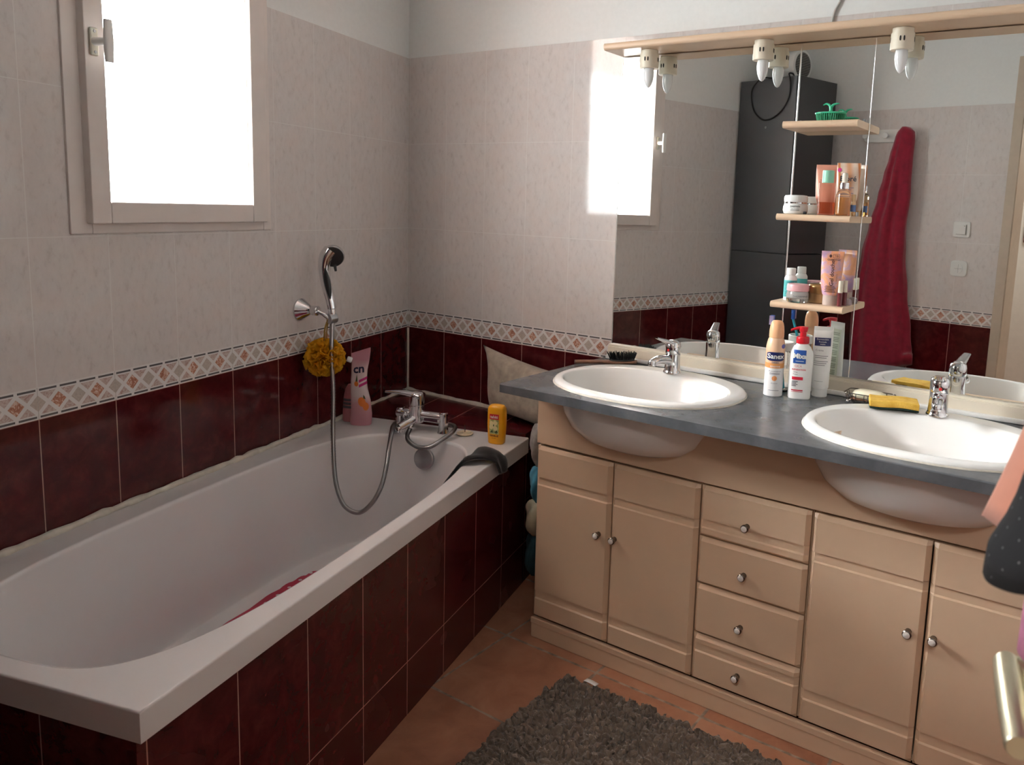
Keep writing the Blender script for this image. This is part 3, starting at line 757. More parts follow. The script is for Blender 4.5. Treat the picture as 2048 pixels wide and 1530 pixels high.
# ------------------------------------------------------------------ vanity: plinth, fascia, three cabinet units
FY = -.449                                           # front plane of the doors
gap_m = mat('dark_gap', (.03, .022, .018), .8)
knob_white = mat('knob_porcelain', (.80, .76, .72), .2)
def front_mesh(x0, x1, z0, z1, grooves):
    """bevelled door or drawer front with routed grooves; grooves = list of (top z, bottom z)"""
    bm = B(); cx = [x0, x0+.0105, x1-.0105, x1]
    zs = [(z0, 'e'), (z0+.0095, 0)]
    for a, b in sorted(grooves, key=lambda g: g[1]):
        zs += [(b, 0), (b+.0032, .0048), (a-.0012, .0048), (a, 0)]
    zs += [(z1-.0095, 0), (z1, 'e')]
    V = []
    for z, d in zs:
        row = []
        for i, x in enumerate(cx):
            dep = .0125 if d == 'e' or i in (0, 3) else d
            row.append(bm.verts.new((x, FY+dep, z)))
        V.append(row)
    for a, b in zip(V, V[1:]):
        for i in range(3): bm.faces.new((a[i], a[i+1], b[i+1], b[i]))
    # sides and back
    bk = [[bm.verts.new((x, FY+.021, z)) for x in (x0, x1)] for z in (z0, z1)]
    bm.faces.new((bk[0][0], bk[1][0], bk[1][1], bk[0][1]))
    bm.faces.new([r[0] for r in V] + [bk[1][0], bk[0][0]]); bm.faces.new([r[3] for r in V] + [bk[1][1], bk[0][1]])
    bm.faces.new(V[0] + [bk[0][1], bk[0][0]]); bm.faces.new(V[-1] + [bk[1][1], bk[1][0]])
    return bm
def knob(parent, x, z):
    bm = B(); lathe(bm, [(.0075, 0), (.0075, .002), (.0052, .005), (.0052, .0085), (.0098, .0125), (.0105, .016), (.0105, .0205), (.0085, .0225), (.001, .0225)], 24, (x, FY, z), (0, -1, 0)); obj('knob', bm, nickel, parent, 40)
    bm = B(); lathe(bm, [(.008, .0222), (.0078, .0238), (.005, .0252), (.001, .0257)], 20, (x, FY, z), (0, -1, 0)); obj('knob_cap', bm, knob_white, parent, 60)
def unit(name, label, x0, x1, doors=(), drawers=()):
    u = thing(name, label, 'cabinet', (x0, 0, 0), 0)
    bm = B()
    for a in ((x0, x0+.016, -.425, -.06, .066, .80), (x1-.016, x1, -.425, -.06, .066, .80), (x0+.016, x1-.016, -.425, -.06, .066, .082), (x0+.016, x1-.016, -.075, -.06, .082, .60), (x0+.016, x1-.016, -.42, -.06, .605, .618)):
        box(bm, *a)
    body = obj('carcass', bm, cream, u, None)
    for (a, b, kx, kz, gs) in doors:
        d = obj('door', front_mesh(a, b, .0695, .6185, gs), cream, u, 25); knob(d, kx, kz)
    for (z0, z1, kz, gs) in drawers:
        d = obj('drawer', front_mesh(x0+.002, x1-.002, z0, z1, gs), cream, u, 25); knob(d, (x0+x1)/2-.012, kz)
    for o in [body] + [c for c in u.children]:
        if o.parent == u: o.matrix_parent_inverse = Matrix.Translation((-x0, 0, 0))
    return u
DG = [(.523, .497), (.160, .131)]
unit('vanity_cabinet', 'cream two-door vanity cabinet nearest the bathtub, under the first washbasin', 1.029, 1.578, doors=[(1.030, 1.3005, 1.268, .401, DG), (1.304, 1.577, 1.322, .400, DG)])
unit('drawer_cabinet', 'cream cabinet of four stacked drawers between the two double-door cabinets', 1.5795, 1.881,
     drawers=[(.4815, .6205, .542, [(.531, .506)]), (.348, .4785, .409, []), (.2045, .3445, .264, []), (.0695, .2015, .127, [(.180, .154)])])
unit('vanity_cabinet', 'cream two-door vanity cabinet nearest the door, under the second washbasin', 1.883, 2.452, doors=[(1.885, 2.158, 2.127, .395, DG), (2.162, 2.450, 2.182, .396, DG)])
bm = B(); box(bm, 1.029, 2.455, FY+.0, -.43, 0, .064, .004, 2); box(bm, 1.029, 2.455, FY-.003, -.44, .048, .066, .0025)
tag(obj('plinth', bm, cream, None, 40), 'long cream plinth board along the foot of the vanity', 'plinth')
bm = B(); box(bm, 1.029, 2.455, -.443, -.427, .627, .812, .002)
tag(obj('fascia_panel', bm, cream, None, None), 'plain cream fascia panel above the vanity doors behind the basins', 'panel')

# ------------------------------------------------------------------ counter with two cut-outs
CT = .836
B1 = (1.352, -.350, .281, .224); B2 = (2.105, -.350, .281, .232)
def bas_out(b, k, N=72, g=0):
    cx, cy, a, c = b; return [(cx+x, cy+y) for x, y in sel((a+g)*k, (c+g)*k, 2.22, N)]
bm = B(); edges = []
def loop(pts, z):
    vs = [bm.verts.new((x, y, z)) for x, y in pts]
    return vs, [bm.edges.new((vs[i], vs[(i+1) % len(vs)])) for i in range(len(vs))]
o1, e1 = loop([(1.014, -.606), (1.3, -.612), (1.7, -.616), (2.47, -.62), (2.47, -.003), (1.014, -.003)], CT)
h1, e2 = loop(bas_out(B1, .93), CT); h2, e3 = loop(bas_out(B2, .93), CT)
r = bmesh.ops.triangle_fill(bm, use_beauty=True, use_dissolve=False, edges=e1+e2+e3)
fs = [g for g in r['geom'] if isinstance(g, bmesh.types.BMFace)]
# keep only the slab, drop faces filling the holes
for f in fs[:]:
    c = f.calc_center_median()
    for b in (B1, B2):
        if abs((c.x-b[0])/(b[2]*.925))**2.22 + abs((c.y-b[1])/(b[3]*.925))**2.22 < 1 and all(v in h1 or v in h2 for v in f.verts):
            bm.faces.remove(f); break
ex = bmesh.ops.extrude_face_region(bm, geom=bm.faces[:])
for v in [g for g in ex['geom'] if isinstance(g, bmesh.types.BMVert)]: v.co.z -= .026
oe = [e for e in bm.edges if all(abs(v.co.z-CT) < 1e-4 and v.co.y < -.6 for v in e.verts)]
bmesh.ops.bevel(bm, geom=oe, offset=.004, segments=3, affect='EDGES', profile=.5)
tag(obj('countertop', bm, slate, None, 30), 'grey slate-look countertop running under both washbasins', 'countertop')

# ------------------------------------------------------------------ washbasins
def basin(b, label):
    cx, cy, a, c = b
    t_ = thing('washbasin', label, 'washbasin', (cx, cy, CT), 0, None)
    N = 84
    def ring(k, z, dy=0, kx=None, n=2.22):
        return [(x, y+dy, z) for x, y in sel(a*(kx or k), c*k, n, N)]
    def bowl(kx, ky, z, dy):
        return [(x, y+dy, z) for x, y in sel(a*kx, c*ky, 2.15, N)]
    bm = B()
    rings = [ring(.90, -.026), ring(.985, -.0005), ring(1.0, .002), ring(1.0, .0055), ring(.988, .0105), ring(.965, .0132), ring(.935, .0145)]
    rings += [bowl(.90, .805, .0145, -.024), bowl(.885, .785, .0135, -.025), bowl(.872, .768, .0095, -.026), bowl(.858, .748, .0, -.027), bowl(.83, .71, -.018, -.028), bowl(.77, .645, -.058, -.028), bowl(.68, .56, -.094, -.026), bowl(.54, .44, -.122, -.022), bowl(.36, .30, -.138, -.016), bowl(.16, .14, -.1445, -.010), bowl(.07, .08, -.146, -.008)]
    loft(bm, rings, True, False, True)
    # belly seen below the counter
    bel = [bowl(.905, .845, -.024, -.018), bowl(.90, .84, -.05, -.018), bowl(.865, .80, -.085, -.020), bowl(.79, .72, -.122, -.022), bowl(.66, .60, -.152, -.022), bowl(.47, .42, -.172, -.018), bowl(.25, .22, -.182, -.012), bowl(.05, .05, -.184, -.01)]
    loft(bm, list(reversed(bel)), True, True, False)
    obj('bowl', bm, ceramic, t_, 60)
    bm = B(); loft(bm, [ring(1.004, .0001), ring(1.012, .0001), ring(1.008, .003), ring(1.0, .0035)], True, False, False); obj('sealant', bm, silicone, t_, 60)
    bm = B(); lathe(bm, [(.021, 0), (.022, .0015), (.018, .003), (.012, .0015), (.001, .001)], 24, (0, -.002, -.1455)); obj('drain', bm, chrome, t_, 40)
    bm = B(); lathe(bm, [(.0125, 0), (.0125, .003), (.010, .0035), (.009, .001), (.001, .001)], 24, (.07, -.204, -.026), (0, .9, .45)); obj('overflow_hole', bm, mat('dark_overflow', (.035, .03, .03), .5), t_, 40)
    return t_
basin(B1, 'white oval washbasin nearest the bathtub')
basin(B2, 'white oval washbasin nearest the door with a sponge on its rim')

# basin mixer taps (local -y towards the user)
def basin_tap(loc, rz, label):
    t_ = thing('basin_tap', label, 'tap', loc, rz)
    bm = B(); lathe(bm, [(.0275, 0), (.028, .003), (.026, .007), (.0245, .010), (.023, .03), (.0225, .058), (.0215, .060)], 30); obj('body', bm, chrome, t_, 40)
    bm = B()
    tube(bm, [(0, -.006, .036), (0, -.03, .043), (0, -.062, .045), (0, -.086, .038)], [.0155, .0135, .012, .011], 18, smooth=4, radf=lambda f, i: .0155-.004*f)
    lathe(bm, [(.0105, -.004), (.0125, 0), (.0125, .010), (.011, .013), (.001, .011)], 20, (0, -.085, .042), (0, -.15, -1)); obj('spout', bm, chrome, t_, 45)
    bm = B(); lathe(bm, [(.0215, .0605), (.0235, .063), (.0235, .082), (.021, .094), (.012, .1005), (.001, .102)], 30)
    rr = []
    for q in range(9):
        f = q/8; rr.append([(xx, -.004-.072*f, .090+.024*f+zz) for xx, zz in sel(.0165*(1-.35*f), .009*(1-.72*f), 2.5, 18)])
    loft(bm, rr); obj('lever', bm, chrome, t_, 45)
    bm = B(); lathe(bm, [(.0042, 0), (.0042, .0012), (.001, .0015)], 14, (.003, -.0232, .072), (.1, -1, 0)); obj('hot_cold_dot', bm, mat('red_dot', (.55, .02, .02), .3), t_, 40)
    bm = B(); lathe(bm, [(.0042, 0), (.0042, .0011), (.001, .0013)], 14, (.0064, -.0224, .072), (.3, -1, 0)); obj('dot_rim', bm, ink, t_, 40)
    return t_
basin_tap((1.343, -.188, CT+.0145), -.30, 'chrome lever tap on the rim of the washbasin nearest the bathtub')
basin_tap((2.098, -.178, CT+.0145), .12, 'chrome lever tap on the rim of the washbasin beside the sponge')

# ------------------------------------------------------------------ mirrors and their cream rail
MZ0, MZ1 = .8855, 1.8215
XS = (1.034, 1.627, 1.8335, 2.45)
chrome_strip = mat('bevelled_mirror_edge', (.85, .85, .86), .12, 1)
lab = ['large wall mirror panel over the washbasin nearest the bathtub', 'narrow mirror panel behind the three little shelves', 'large wall mirror panel over the washbasin nearest the door']
for i in range(3):
    q = thing('wall_mirror', lab[i], 'mirror', ((XS[i]+XS[i+1])/2, MY, MZ0), 0)
    w = (XS[i+1]-XS[i])/2
    bm = B(); box(bm, -w+.001, w-.001, 0, .004, 0, MZ1-MZ0); obj('glass', bm, mirror_m, q, None)
    bm = B(); box(bm, -w+.001, w-.001, .0042, -MY-.002, 0.002, MZ1-MZ0-.002); obj('backing_board', bm, cream, q, None)
    bm = B(); tube(bm, [(-w+.0004, -.0006, .001), (-w+.0004, -.0006, MZ1-MZ0-.001)], .0012 if i != 1 else .0024, 8); obj('edge_strip', bm, chrome_strip, q, 60)
bm = B(); box(bm, 1.030, 2.452, -.066, -.004, CT+.006, .878, .003); box(bm, 1.031, 2.452, -.062, -.0425, .874, .8845, .002)
tag(obj('mirror_rail', bm, mat('cream_rail', (.74, .66, .54), .4, var=.03), None, 30), 'cream rail running along the foot of the mirrors', 'rail')
bm = B(); box(bm, 1.030, 2.452, -.079, -.0665, CT+.0005, CT+.014, .004)
tag(obj('counter_edge_strip', bm, mat('white_edge_strip', (.80, .78, .75), .4), None, 30), 'thin white sealing strip where the mirror rail meets the countertop', 'strip')

# ------------------------------------------------------------------ light board with candle bulbs
bm = B(); box(bm, 1.034, 2.452, -.166, -.002, 1.8245, 1.846)
bmesh.ops.bevel(bm, geom=[e for e in bm.edges if all(v.co.y < -.16 for v in e.verts) and abs(e.verts[0].co.x-e.verts[1].co.x) > .1], offset=.009, segments=4, affect='EDGES', profile=.5)
tag(obj('light_board', bm, cream, None, 30), 'long cream board above the mirrors carrying the candle bulbs', 'light board')
slot_m = mat('dark_slot', (.02, .016, .013), .7)
lamp0 = None
def lamp(loc, label):
    q = thing('mirror_lamp', label, 'lamp', loc, 0, 'candle lamps under the light board')
    bm = B(); lathe(bm, [(.0265, -.0005), (.0265, -.012), (.0290, -.0125), (.0295, -.052), (.0285, -.0545), (.0165, -.0548), (.0162, -.045), (.001, -.045)], 36); sk = obj('socket', bm, cream_pale, q, 35)
    for k in range(8):
        for dk in (-.16, .16):
            a = 2*pi*k/8*1.0 + dk + .2
            if k % 2: continue
            d = Vector((cos(a), sin(a), 0)); s_ = Vector((-sin(a), cos(a), 0))
            ring_ = [d*.0298 + s_*x + Vector((0, 0, -.029+z)) for x, z in sel(.0022, .0065, 2.6, 12)]
            ring2 = [p - d*.002 for p in ring_]
            bm = B(); loft(bm, [ring2, ring_]); obj('vent_slot', bm, slot_m, sk, 40)
    bm = B(); pr = [(.0125, -.044), (.0150, -.056), (.0162, -.066), (.0160, -.076), (.0140, -.090), (.0102, -.101), (.0058, -.1085), (.002, -.1115), (.0002, -.1118)]; lathe(bm, pr, 28); obj('bulb', bm, bulb_m, q, 180)
    return q
place_ = [(1.167, 'candle lamp under the light board nearest the bathtub'), (1.5385, 'candle lamp under the light board beside the narrow shelf mirror, bathtub side'), (1.9155, 'candle lamp under the light board beside the narrow shelf mirror, door side'), (2.289, 'candle lamp under the light board farthest from the bathtub')]
for x, l in place_: lamp((x, -.108, 1.8243), l)
bm = B(); tube(bm, [(1.690, -.006, 1.846), (1.694, -.005, 1.875), (1.700, -.005, 1.91), (1.716, -.005, 1.945), (1.724, -.005, 2.02), (1.722, -.005, 2.14)], .0035, 8, smooth=5)
tag(obj('lamp_cable', bm, mat('grey_white_cable', (.55, .54, .52), .5), None, 60), 'thin pale cable rising up the wall from the light board', 'cable')

# ------------------------------------------------------------------ three little shelves
def shelf(z, th, label):
    bm = B(); box(bm, 1.628, 1.8325, -.160, MY-.0012, z-th, z)
    bmesh.ops.bevel(bm, geom=[e for e in bm.edges if all(v.co.y < -.15 for v in e.verts) and abs(e.verts[0].co.x-e.verts[1].co.x) > .1], offset=.0085, segments=4, affect='EDGES', profile=.5)
    q = thing('mirror_shelf', label, 'shelf', (1.73, MY, z), 0, 'little shelves on the narrow mirror')
    o = obj('board', bm, cream, q, 30); o.matrix_parent_inverse = Matrix.Translation((-1.73, -MY, -z))
    for x in (1.642, 1.819):
        bm = B(); lathe(bm, [(.003, 0), (.003, .012), (.001, .013)], 10, (x, MY-.007, z-.0005))
        o = obj('clip', bm, steel, q, 40); o.matrix_parent_inverse = Matrix.Translation((-1.73, -MY, -z))
SH = (1.5945, 1.3425, 1.0965)
shelf(SH[0], .019, 'topmost little cream shelf on the mirror, holding the green brush')
shelf(SH[1], .018, 'middle little cream shelf on the mirror, with the glass bottles')
shelf(SH[2], .018, 'lowest little cream shelf on the mirror, with jars and shower gel')

# green scalp brush on the top shelf
gb = thing('scalp_brush', 'green plastic scalp brush with a sprout-shaped handle on the topmost shelf', 'brush', (1.745, -.112, SH[0]), .15)
gm = mat('green_plastic', (.05, .50, .28), .35, var=.05); gd = mat('dark_green_plastic', (.02, .30, .14), .4)
bm = B(); loft(bm, [[(x, y, z) for x, y in sel(a, b, 2.2, 40)] for z, a, b in ((.019, .036, .024), (.020, .041, .028), (.023, .0415, .0285), (.025, .036, .024))]); obj('base', bm, gm, gb, 40)
bm = B()
for k in range(40):
    t_ = 2*pi*k/40; tube(bm, [(.0385*cos(t_), .0255*sin(t_), .021), (.034*cos(t_), .022*sin(t_), .0005)], [.0017, .0012], 6)
for k in range(-3, 4):
    for j in (-1, 0, 1): tube(bm, [(k*.008, j*.009, .021), (k*.0078, j*.009, .0008)], [.0016, .0011], 6)
tt_ = obj('bristles', bm, gd, gb, 60)
bm = B()
tube(bm, [(0, 0, .024), (0, 0, .032), (-.001, 0, .040)], [.006, .0042, .0048], 12)
for sg in (-1, 1): tube(bm, [(0, 0, .038), (sg*.006, 0, .045), (sg*.014, 0, .0475), (sg*.021, 0, .044 if sg < 0 else .048)], None, 10, smooth=4, radf=lambda f, i: .0042*(1-.65*f))
obj('handle', bm, gm, gb, 60)
bm = B(); box(bm, -.028, .028, -.006, .006, 0, .006, .003, 2)
hc = obj('hair_clip', bm, mat('dark_plum_plastic', (.035, .01, .015), .4), None, 40); hc.location = (1.672, -.088, SH[0]); tag(hc, 'flat dark plum hair clip lying on the topmost shelf beside the green brush', 'hair clip')

FACE = .30                                           # labels turn a little towards the doorway
# middle shelf
jr = thing('cream_jar', 'round white cream jar at the end of the middle shelf', 'jar', (1.668, -.118, SH[1]), FACE)
b = Bottle([(0, .028, .028, 2), (.002, .032, .032, 2), (.010, .0345, .0345, 2), (.020, .0340, .0340, 2), (.029, .031, .031, 2)])
bm = B(); b.mesh(bm); obj('jar_body', bm, white_pl, jr, 50)
bm = B(); lathe(bm, [(.0312, .029), (.0312, .0325)], 36); obj('ring', bm, chrome, jr)
bm = B(); lathe(bm, [(.0318, .033), (.0325, .036), (.0325, .046), (.030, .0515), (.022, .0525), (.001, .053)], 36); obj('lid', bm, white_pl, jr, 40)
bm = B(); f = b.front(); letters(bm, 'DARPHIN', .0062, f, 0, .0205, bold=.0001); letters(bm, 'IDEAL RESOURCE', .0028, f, 0, .0145)
for z_ in (.0115, .0095): patch(bm, f, -.012, .012, z_, z_+.0006, 8, 1)
obj('lettering', bm, ink, jr, None)
bm = B(); lathe(bm, [(.004, 0), (.004, .008), (.001, .0085)], 14, (0, 0, .004), (1, 0, 0)); o = obj('bottle_cap', bm, black_pl); o.location = (1.700, -.142, SH[1]); tag(o, 'tiny black cap on the middle shelf beside the white jar', 'cap')
# squeeze tube builder
def squeeze(name, label, cat, loc, rz, w, h, caph, m, capm, bot=.017, top_th=.0012, capw=None):
    q = thing(name, label, cat, loc, rz)
    a0 = w/2
    st = [(caph, bot*1.02, bot*.98, 2), (caph+.004, bot*1.12, bot*1.05, 2), (caph+(h-caph)*.25, a0*.90, bot*.98, 2), (caph+(h-caph)*.55, a0*.97, bot*.72, 2), (caph+(h-caph)*.82, a0, bot*.34, 2.2), (h-.012, a0, top_th*2, 2.4), (h-.0105, a0, top_th, 4), (h, a0, top_th, 4)]
    b = Bottle(st); bm = B(); b.mesh(bm, 44); obj('tube', bm, m, q, 50)
    bm = B(); cw = capw or bot; lathe(bm, [(cw*.96, 0), (cw, .002), (cw*.98, caph-.0015), (cw*.92, caph)], 32); obj('cap', bm, capm, q, 40)
    return q, b
peach = mat('peach_plastic', (.82, .36, .255), .3, var=.03)
q, b = squeeze('scrub_tube', 'plain peach squeeze tube at the back of the middle shelf', 'tube', (1.742, -.090, SH[1]), FACE, .060, .138, .018, peach, peach)
bm = B(); f = b.front()
for k, (z_, w_) in enumerate(((.095, .012), (.090, .014), (.085, .010))): patch(bm, f, -.006-w_, -.006+w_, z_, z_+.0012, 6, 1)
obj('lettering', bm, mat('rust_ink', (.30, .06, .04), .5), q, None)
# toner bottle: clear glass half full of pink-orange lotion, mint cap
tb = thing('toner_bottle', 'square clear bottle with mint cap and orange lotion on the middle shelf', 'bottle', (1.760, -.137, SH[1]), FACE*.8)
bm = B(); b = Bottle([(0, .0215, .0125, 5), (.001, .0225, .0135, 5), (.084, .0225, .0135, 5), (.0865, .0215, .0125, 5)]); b.mesh(bm, 48); obj('bottle', bm, mat('clear_pinkish_glass', (.97, .86, .80), .02, trans=1, var=0), tb, 40)
bm = B(); b2 = Bottle([(.004, .0195, .0105, 5), (.035, .0195, .0105, 5)]); b2.mesh(bm, 48); obj('lotion', bm, mat('orange_lotion', (.80, .24, .10), .1, trans=.6, ior=1.36, var=0), tb, 40)
bm = B(); lathe(bm, [(.0150, .0868), (.0155, .088), (.0155, .118), (.0145, .120), (.001, .1202)], 30); obj('cap', bm, mat('mint_plastic', (.30, .66, .48), .35), tb, 40)
# patterned tube
t = NT('peach_swirl_print'); o_ = t.obj(); x, y, z = t.xyz(o_); wv = t.node('ShaderNodeTexWave', wave_type='BANDS', bands_direction='X'); wv.inputs['Scale'].default_value = 6; wv.inputs['Distortion'].default_value = 5; wv.inputs['Detail'].default_value = 0; wv.inputs['Detail Scale'].default_value = .6; t.l.new(o_, wv.inputs['Vector'])
t.base(t.ramp(wv.outputs['Fac'], [(.0, (.80, .40, .22)), (.25, (.86, .60, .45)), (.6, (.88, .72, .60)), (.92, (.85, .64, .50)), (1, (.62, .20, .06))])); t.rough(.25)
q, b = squeeze('body_cream_tube', 'glossy peach and white swirl tube at the back of the middle shelf', 'tube', (1.800, -.090, SH[1]), FACE, .062, .143, .016, t.m, mat('amber_cap', (.66, .40, .18), .3))
bm = B(); f = b.front(); letters(bm, 'Bioré', .020, f, .0, .100, bold=.0003); obj('lettering', bm, mat('grey_blue_ink', (.06, .08, .12), .5), q, None)
bm = B(); disc(bm, f, -.024, .124, .0055); obj('pink_dot', bm, mat('pink_print', (.66, .05, .24), .4), q, None)
bm = B()
for k in range(6): patch(bm, f, -.018+.002*(k % 2), .004+.006*(k % 3), .050+.005*k, .052+.005*k, 6, 1)
obj('small_print', bm, mat('lilac_ink', (.36, .28, .36), .5), q, None)
# dropper bottle
db = thing('dropper_bottle', 'amber dropper bottle with silver collar on the middle shelf', 'bottle', (1.806, -.139, SH[1]), FACE)
bm = B(); lathe(bm, [(.018, 0), (.0195, .002), (.0195, .056), (.016, .065), (.0105, .069), (.0105, .073)], 32); obj('bottle', bm, mat('clear_amber_glass', (.98, .80, .55), .02, trans=1, var=0), db, 40)
bm = B(); lathe(bm, [(.0165, .004), (.017, .005), (.017, .048), (.0165, .049)], 32); obj('serum', bm, mat('pale_orange_serum', (.88, .50, .24), .1, trans=.5, var=0), db, 40)
bm = B(); lathe(bm, [(.0115, .071), (.0125, .072), (.0125, .087), (.0115, .088)], 30); obj('collar', bm, chrome, db, 40)
bm = B(); lathe(bm, [(.0075, .088), (.0072, .094), (.0078, .108), (.006, .113), (.001, .1145)], 20); obj('dropper_bulb', bm, mat('cream_rubber', (.76, .70, .60), .5), db, 50)
sb = thing('serum_bottle', 'small clear bottle with blue label at the door end of the middle shelf', 'bottle', (1.8245, -.106, SH[1]), FACE)
bm = B(); lathe(bm, [(.006, 0), (.007, .001), (.007, .036), (.005, .040)], 20); obj('bottle', bm, MATS['clear_amber_glass'], sb, 40)
bm = B(); lathe(bm, [(.0072, .012), (.0072, .030)], 20, cap=False); obj('blue_label', bm, mat('blue_label', (.10, .18, .40), .4), sb, 40)
bm = B(); lathe(bm, [(.0058, .0402), (.006, .041), (.006, .056), (.005, .058)], 18); obj('cap', bm, mat('tan_cap', (.62, .42, .24), .3), sb, 40)

# lowest shelf
bb_ = thing('lotion_bottle', 'small white bottle with turquoise label on the lowest shelf', 'bottle', (1.660, -.092, SH[2]), FACE)
b = Bottle([(0, .0165, .0165, 2), (.002, .018, .018, 2), (.064, .018, .018, 2), (.072, .0135, .0135, 2), (.073, .012, .012, 2)]); bm = B(); b.mesh(bm); obj('bottle', bm, white_pl, bb_, 40)
bm = B(); lathe(bm, [(.0183, .010), (.0183, .058)], 32, cap=False); obj('turquoise_label', bm, mat('turquoise_label', (.10, .52, .52), .4), bb_, 40)
bm = B(); lathe(bm, [(.0125, .0732), (.0132, .0745), (.0132, .090), (.012, .0925), (.001, .093)], 24); obj('cap', bm, white_pl, bb_, 40)
bm = B(); f = b.front(.0012)
for k in range(9):
    if k != 3: patch(bm, f, -.013, .006+.004*((k*5) % 3), .014+.0046*k, .0152+.0046*k, 6, 1)
letters(bm, 'AZULENE', .0042, f, 0, .054); obj('lettering', bm, mat('dark_teal_ink', (.01, .12, .16), .5), bb_, None)
pj = thing('face_cream_jar', 'glass face cream jar with pink lid at the front of the lowest shelf', 'jar', (1.695, -.126, SH[2]), FACE)
bm = B(); lathe(bm, [(.026, 0), (.0295, .002), (.031, .008), (.031, .024), (.0285, .031)], 40); obj('glass', bm, glass_bottle, pj, 40)
bm = B(); lathe(bm, [(.024, .011), (.0275, .014), (.028, .030), (.027, .0315)], 40); obj('cream_filling', bm, white_pl, pj, 40)
bm = B(); lathe(bm, [(.0295, .0318), (.031, .033), (.031, .047), (.029, .0515), (.001, .0525)], 40); obj('lid', bm, mat('pink_lid', (.82, .44, .46), .3), pj, 40)
bj = Bottle([(0, .0313, .0313, 2), (.05, .0313, .0313, 2)]); bm = B(); letters(bm, 'DIADERMINE', .0068, bj.front(), .008, .0185); obj('lettering', bm, mat('grey_ink', (.16, .16, .18), .5), pj, None)
gj = thing('gold_jar', 'gold cream jar behind the pink-lidded jar on the lowest shelf', 'jar', (1.744, -.094, SH[2]), FACE)
gold = mat('matt_gold', (.52, .34, .17), .34, .75, var=.04)
bm = B(); lathe(bm, [(.025, 0), (.028, .002), (.028, .026), (.0275, .027)], 40); obj('jar_body', bm, gold, gj, 40)
bm = B(); lathe(bm, [(.0285, .0275), (.029, .029), (.029, .046), (.027, .051), (.022, .054), (.001, .055)], 40); obj('lid', bm, mat('dark_gold', (.44, .27, .11), .28, .85, var=.04), gj, 40)
t = NT('orange_lilac_gradient_tube'); o_ = t.obj(); n1 = t.noise(o_, 26, 3, .5, 1.5)
t.base(t.ramp(n1, [(.34, (.52, .34, .55)), (.46, (.72, .40, .42)), (.54, (.82, .36, .20)), (.75, (.86, .42, .22))])); t.rough(.28)
q, b = squeeze('shower_gel_tube', 'orange and lilac shower gel tube standing on the lowest shelf', 'tube', (1.784, -.118, SH[2]), FACE, .060, .149, .028, t.m, mat('frosted_cap', (.80, .62, .54), .35, trans=.3, var=.02), bot=.0195)
bm = B(); f = b.front(.0012)
letters(bm, 'Gel douche', .0148, f, .001, .089, rot=pi/2, bold=.0003); letters(bm, 'S U R G R A S', .0045, f, .014, .074, rot=pi/2)
letters(bm, "COSM'ETHIC", .0062, f, .004, .1255, bold=.0002); letters(bm, 'TIB', .008, f, .009, .1355)
for k, z_ in enumerate((.1305, .1405)): patch(bm, f, .001, .0175, z_, z_+.0008, 4, 1)
patch(bm, f, .001, .0018, .1305, .1412, 1, 1); patch(bm, f, .0168, .0176, .1305, .1412, 1, 1)
disc(bm, f, -.006, .1355, .0034, .0042); 
for k in range(6): patch(bm, f, -.016+.002*(k % 2), .014-.002*(k % 3), .037+.0032*k, .0385+.0032*k, 6, 1)
obj('lettering', bm, mat('brown_ink', (.10, .035, .03), .5), q, None)
lg = thing('lip_gloss', 'plum lip gloss with pale cap beside the shower gel tube', 'lip gloss', (1.8145, -.128, SH[2]), FACE)
bm = B(); lathe(bm, [(.0062, 0), (.0068, .001), (.0068, .037)], 16); obj('vial', bm, mat('plum_gloss', (.17, .035, .04), .15), lg, 40)
bm = B(); lathe(bm, [(.0062, .0372), (.0064, .038), (.0060, .068), (.0052, .070)], 16); obj('cap', bm, cream_pale, lg, 40)
lg2 = lg.copy(); C.objects.link(lg2); lg2.location = (1.8185, -.098, SH[2]); lg2['label'] = 'plum lip gloss standing nearer the mirror, behind the other one'
for ch in list(lg.children):
    c2 = ch.copy(); C.objects.link(c2); c2.parent = lg2
for o in (lg, lg2): o['group'] = 'lip glosses on the lowest shelf'
bm = B(); loft(bm, [[(x, y, z) for x, y in sel(a, .006, 2.4, 24)] for z, a in ((0, .0125), (.001, .0135), (.012, .0125), (.016, .0100), (.0175, .006))])
o = obj('soap_piece', bm, mat('grey_lilac_soap', (.40, .33, .35), .5), None, 50); o.location = (1.8205, -.076, SH[2]); o.rotation_euler = (0, 0, FACE); tag(o, 'grey lilac half-round soap piece behind the lip glosses on the lowest shelf', 'soap')

# ------------------------------------------------------------------ things on the counter
ds = thing('deodorant_can', 'white and peach spray deodorant can on the counter', 'spray can', (1.668, -.196, CT), FACE+.12)
b = Bottle([(0, .024, .024, 2), (.002, .0262, .0262, 2), (.130, .0262, .0262, 2), (.140, .0262, .0262, 2), (.158, .0225, .0225, 2), (.164, .0195, .0195, 2)])
t = NT('can_print'); x, y, z = t.xyz(t.obj())
t.base(t.ramp(t.m_('MULTIPLY', z, 5.0), [(0.0, (.84, .83, .83)), (.402, (.84, .83, .83)), (.403, (.82, .36, .13)), (.475, (.82, .36, .13)), (.476, (.84, .52, .33)), (.8, (.84, .54, .36))])); t.rough(.25)
bm = B(); b.mesh(bm); obj('can', bm, t.m, ds, 40)
bm = B(); lathe(bm, [(.0195, .1642), (.0205, .166), (.0205, .182), (.019, .196), (.0165, .206), (.012, .2115), (.001, .213)], 32)
for v in bm.verts:
    if v.co.z > .185 and v.co.y < -.006: v.co.z -= (v.co.z-.185)*.25*min(1, -v.co.y/.02)
obj('cap', bm, mat('peach_cap', (.84, .46, .25), .35), ds, 50)
bm = B(); f = b.front(.0008); 
